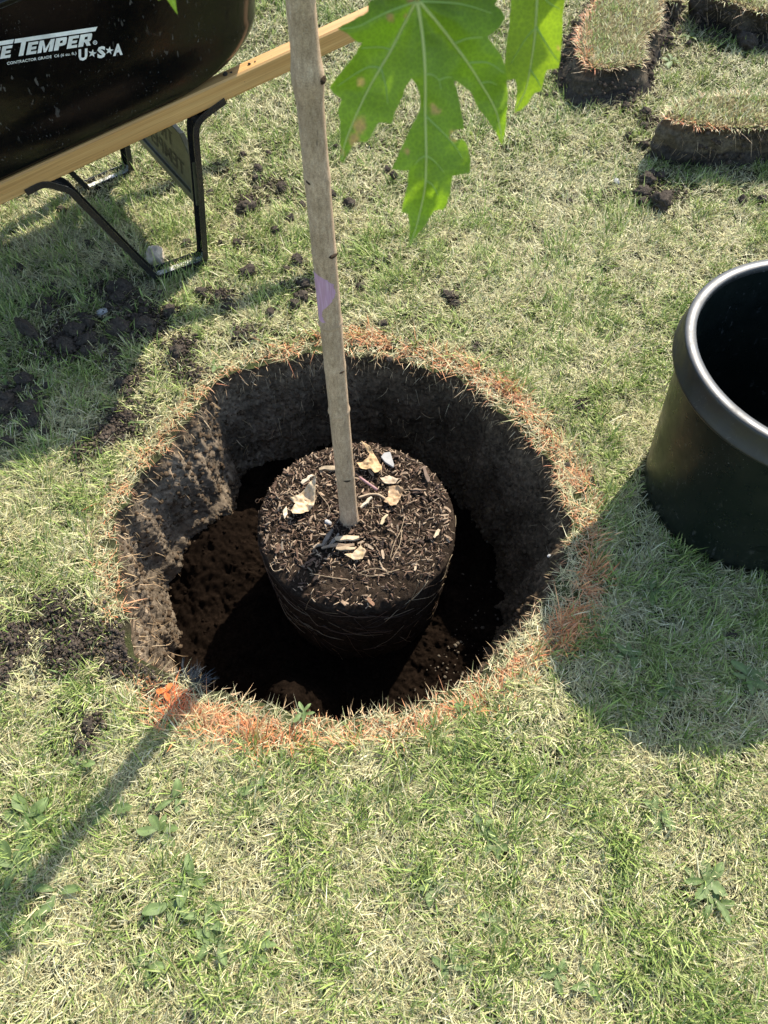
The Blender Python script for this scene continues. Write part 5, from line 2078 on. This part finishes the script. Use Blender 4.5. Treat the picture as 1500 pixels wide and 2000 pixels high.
lay_text('CONTRACTOR GRADE', 66, 630, 502, 562, 27, 0, .012)
lay_text('C6 (6 cu. ft.)', 527, 558, 744, 528, 27, 0, .012)
lay_text('U', 765, 586, 852, 574, 100, 0, .05)
lay_text('S', 948, 562, 1028, 550, 100, 0, .05)
lay_text('A', 1102, 538, 1196, 524, 100, 0, .05)
for cx_, cy_ in ((900, 518), (1066, 490)):
    st = []
    for i in range(10):
        rr = 42 if i % 2 == 0 else 17
        a_ = math.radians(90 + 36 * i - 8)
        st.append((cx_ + rr * math.cos(a_), cy_ - rr * math.sin(a_)))
    ce = on_side(cx_ / 5, cy_ / 5)
    B.add([on_side(a_ / 5, b_ / 5) for a_, b_ in st] + [ce], [(i, (i + 1) % 10, 10) for i in range(10)])
# registered mark
rg = []
for i in range(16):
    a0, a1 = 2 * PI * i / 16, 2 * PI * (i + 1) / 16
    B.add([on_side((926 + r_ * math.cos(a_)) / 5, (412 - r_ * math.sin(a_)) / 5) for a_, r_ in ((a0, 15), (a1, 15), (a1, 21), (a0, 21))], [(0, 1, 2, 3)])
lay_text('R', 919, 421, 934, 419, 18, 0, .03)
o = rel(B.build('lettering', M_white, None), tray)
o['label'] = 'white printed lettering on the tray side'

# wheel with fork strips at the front end, out of the picture to the left
wc = MIDP - ax * 1.22 + np.array([0, 0, .195])
wheel = empty('wheel', tuple(wc))
rel(wheel, barrow)
B = MB()
B.tube([wc + (ax * math.cos(a_) + np.array([0, 0, 1]) * math.sin(a_)) * .148 for a_ in np.linspace(0, 2 * PI, 41)], .046, 14)
o = B.build('tyre', M_tyre, None, True); rel(o, wheel)
B = MB()
B.tube([wc - axn * .03, wc + axn * .03], .10, 24)
B.tube([wc - axn * .17, wc + axn * .17], .008, 10)
o = B.build('hub', M_steel, None); rel(o, wheel)
for mir in (False, True):
    a_ = B1 + hx * -1.0 + hn * .02 + np.array([0, 0, hbot(-1.0)])
    b_ = wc + (axn * .12 if mir else -axn * .12)
    a_ = mirror(a_) if mir else a_
    B = MB()
    B.tube([a_, b_ + np.array([0, 0, .03]), b_], .010, 8)
    B.build('axle_bracket', M_steel, barrow)

# crumbs of soil on the handle
for u, v, s in ((440, 143, 9), (486, 117, 5), (497, 112, 3), (450, 132, 4)):
    q = on_plane(u, v, B1 + hn * .018, hn)
    t = float((q - B1) @ hx)
    o = bpy.data.objects.new('soil_crumb', CLODS[s % 9])
    size = s * 1.9 / FPX
    o.scale = (size,) * 3
    o.location = tuple(B1 + hx * t + hn * .018 + np.array([0, 0, hbot(t) + HH + size * .25]))
    col.objects.link(o)
    tag(o, 'tiny soil crumb lying on the wooden handle' if s < 9 else 'soil crumb wedged between tray and wooden handle', 'soil crumb', 'soil crumbs on the handle' if s < 9 else None)

# ------------------------------------------------------------------ broad-leaved weeds in the lawn


def weed_leaf_mesh(seed, lobed):
    r_ = random.Random(seed)
    V, F, C_ = [], [], []
    ns = 14
    for k in range(ns + 1):
        s = k / ns
        w = .20 * math.sin(PI * min(1, s * .96 + .02)) ** .7 * (.35 + .65 * s ** .5)
        if lobed: w *= .62 + .5 * abs(math.sin(s * 13 + seed))
        x = s
        z = .16 * s - .24 * s * s + .02 * math.sin(s * 8 + seed)
        y0 = .05 * math.sin(s * 4 + seed)
        for j, a_ in enumerate((-1, -.45, 0, .45, 1)):
            V.append((x - (.06 * abs(a_) if lobed else 0), y0 + a_ * w, z + .05 * abs(a_) * w / .17 + .012 * math.sin(s * 20 + a_ * 4)))
            C_.append(np.array([.115, .165, .055]) * (1.35 if j == 2 else 1.0) * (1 + .3 * (s - .5)))
    for k in range(ns):
        for j in range(4):
            b_ = k * 5 + j
            F.append((b_, b_ + 5, b_ + 6, b_ + 1))
    me = mesh_np('leaf', np.array(V), np.array(F), np.array(C_))
    me.materials.append(M_weed)
    me.polygons.foreach_set('use_smooth', np.ones(len(F), bool))
    return me


WL = [weed_leaf_mesh(i, i % 3 == 0) for i in range(7)]


def weed(u, v, nl, lp, label, a0=0.0, spread=2 * PI, fl=.10):
    p = gp(u, v, .02)
    root = empty('weed', (p[0], p[1], float(ground_z(p[0], p[1])) + .006), label, 'weed')
    L_ = lp * depth(p) / FPX * 1.0
    for i in range(nl + 1):
        o = bpy.data.objects.new('leaf', WL[(i * 3 + int(u)) % len(WL)])
        s = L_ * random.uniform(.75, 1.15)
        o.scale = (s, s * random.uniform(.9, 1.5), s)
        o.rotation_euler = (random.uniform(-.3, .3), -fl + random.uniform(-.25, .25), a0 + spread * i / (nl + 1) + random.uniform(-.25, .25))
        o.location = (random.uniform(-.004, .004), random.uniform(-.004, .004), .004 + random.uniform(0, .010))
        o.parent = root
        col.objects.link(o)
    return root


for w in [
    (55, 1598, 5, 52, 'broad leaved weed left of the trunk shadow near the left edge'),
    (30, 1690, 7, 55, 'dense leafy weed in the trunk shadow at the left edge'),
    (110, 1745, 3, 50, 'weed with one broad dark leaf at the end of the trunk shadow'),
    (70, 1800, 4, 44, 'weed at the lower left below the broad dark leaf'),
    (160, 1490, 4, 34, 'small weed beside the trunk shadow, left of it and below the dark lumps'),
    (215, 1585, 4, 46, 'weed with curved leaves on the right of the trunk shadow'),
    (330, 1765, 4, 52, 'weed with one upright folded leaf in the lower left lawn'),
    (395, 1790, 6, 46, 'leafy weed right of the upright folded leaf'),
    (425, 1835, 6, 52, 'weed with long spreading leaves in the lower left lawn'),
    (505, 1850, 5, 44, 'weed right of the long leaved one near the bottom'),
    (310, 1625, 5, 40, 'weed in the middle of the left lawn below the hole'),
    (340, 1560, 5, 34, 'weed below the orange line in the left lawn'),
    (500, 1545, 5, 32, 'small weed below the front rim of the hole'),
    (640, 1560, 4, 34, 'small weed straight below the root ball in the front lawn'),
    (370, 1720, 5, 42, 'narrow leaved weed above the folded leaf'),
    (290, 1885, 5, 44, 'weed near the bottom edge at the left'),
    (965, 1640, 4, 40, 'weed with two pale leaves in the lower middle of the lawn'),
    (950, 1612, 3, 30, 'small weed just above the two pale leaves'),
    (850, 1725, 5, 36, 'weed left of centre in the lower lawn, flat dark leaves'),
    (1375, 1725, 6, 52, 'leafy weed at the lower right of the lawn'),
    (1400, 1760, 4, 44, 'weed just below the leafy one at the lower right'),
    (1155, 1912, 4, 40, 'weed with a rounded light leaf at the bottom of the lawn'),
    (1090, 1900, 5, 34, 'dark weed left of the rounded light leaf'),
    (880, 1885, 4, 36, 'weed near the bottom left of the rounded leaf'),
    (1285, 1590, 5, 36, 'weed in the sunny lawn below the pot shadow'),
    (970, 1800, 5, 34, 'weed with narrow leaves in the lower middle lawn'),
    (1230, 1275, 5, 34, 'weed with a pale leaf inside the pot shadow'),
    (1275, 1150, 4, 34, 'weed in the upper part of the pot shadow'),
    (1460, 1320, 6, 40, 'clump of round leaved weed in the pot shadow at the right edge'),
    (1310, 1345, 4, 34, 'weed in the lower part of the pot shadow'),
    (905, 1385, 4, 26, 'small weed just outside the front right rim'),
    (1310, 118, 7, 22, 'bright green weed on the grass between the turf slabs'),
    (1345, 70, 5, 22, 'green weed in front of the top right turf slab'),
    (225, 622, 2, 26, 'bright green two leaved weed among the clods in the barrow shade'),
    (8, 725, 3, 40, 'green weed at the left edge in the barrow shade'),
    (262, 822, 3, 18, 'tiny pale green leaf sprout on the spilled soil patch'),
    (420, 715, 3, 20, 'little green sprout beside the left back rim'),
    (590, 1388, 5, 24, 'small green weed on the front rim of the hole'),
]:
    weed(*w, a0=random.uniform(0, 6.28))
# orange painted leaf at the hot spot of the marking line
OL = weed_leaf_mesh(5, False)
for i, d_ in enumerate(OL.attributes['Col'].data): d_.color = (.66, .16, .035, 1)
p = gp(325, 1352, .02)
pw = empty('painted_weed', (p[0], p[1], .012), 'flat weed leaves sprayed solid orange at the lower left of the ring', 'weed')
for i in range(3):
    o = bpy.data.objects.new('leaf', OL)
    o.scale = (.020, .034, .018)
    o.rotation_euler = (0, -.05, 1.0 + 2.0 * i)
    o.location = (0, 0, .012)
    o.parent = pw
    col.objects.link(o)
# dark tuft on the lip
n = 90
p = gp(378, 1335, .0)
B = Blades()
xy = np.stack([p[0] + rng.normal(0, .012, n), p[1] + rng.normal(0, .008, n), np.full(n, .0)], 1)
B.add(xy, rng.uniform(.02, .045, n), rng.uniform(.001, .002, n), rng.normal(.9, .8, n), rng.uniform(.5, 1.5, n), rng.uniform(0, .8, n), np.tile(np.array([.022, .027, .030]), (n, 1)) * rng.uniform(.6, 2.2, (n, 1)), segs=3)
o = B.build('dark_tuft', M_grass)
tag(o, 'dark blackish tuft of grass on the hole rim beside the orange spot', 'grass tuft', None, 'stuff')
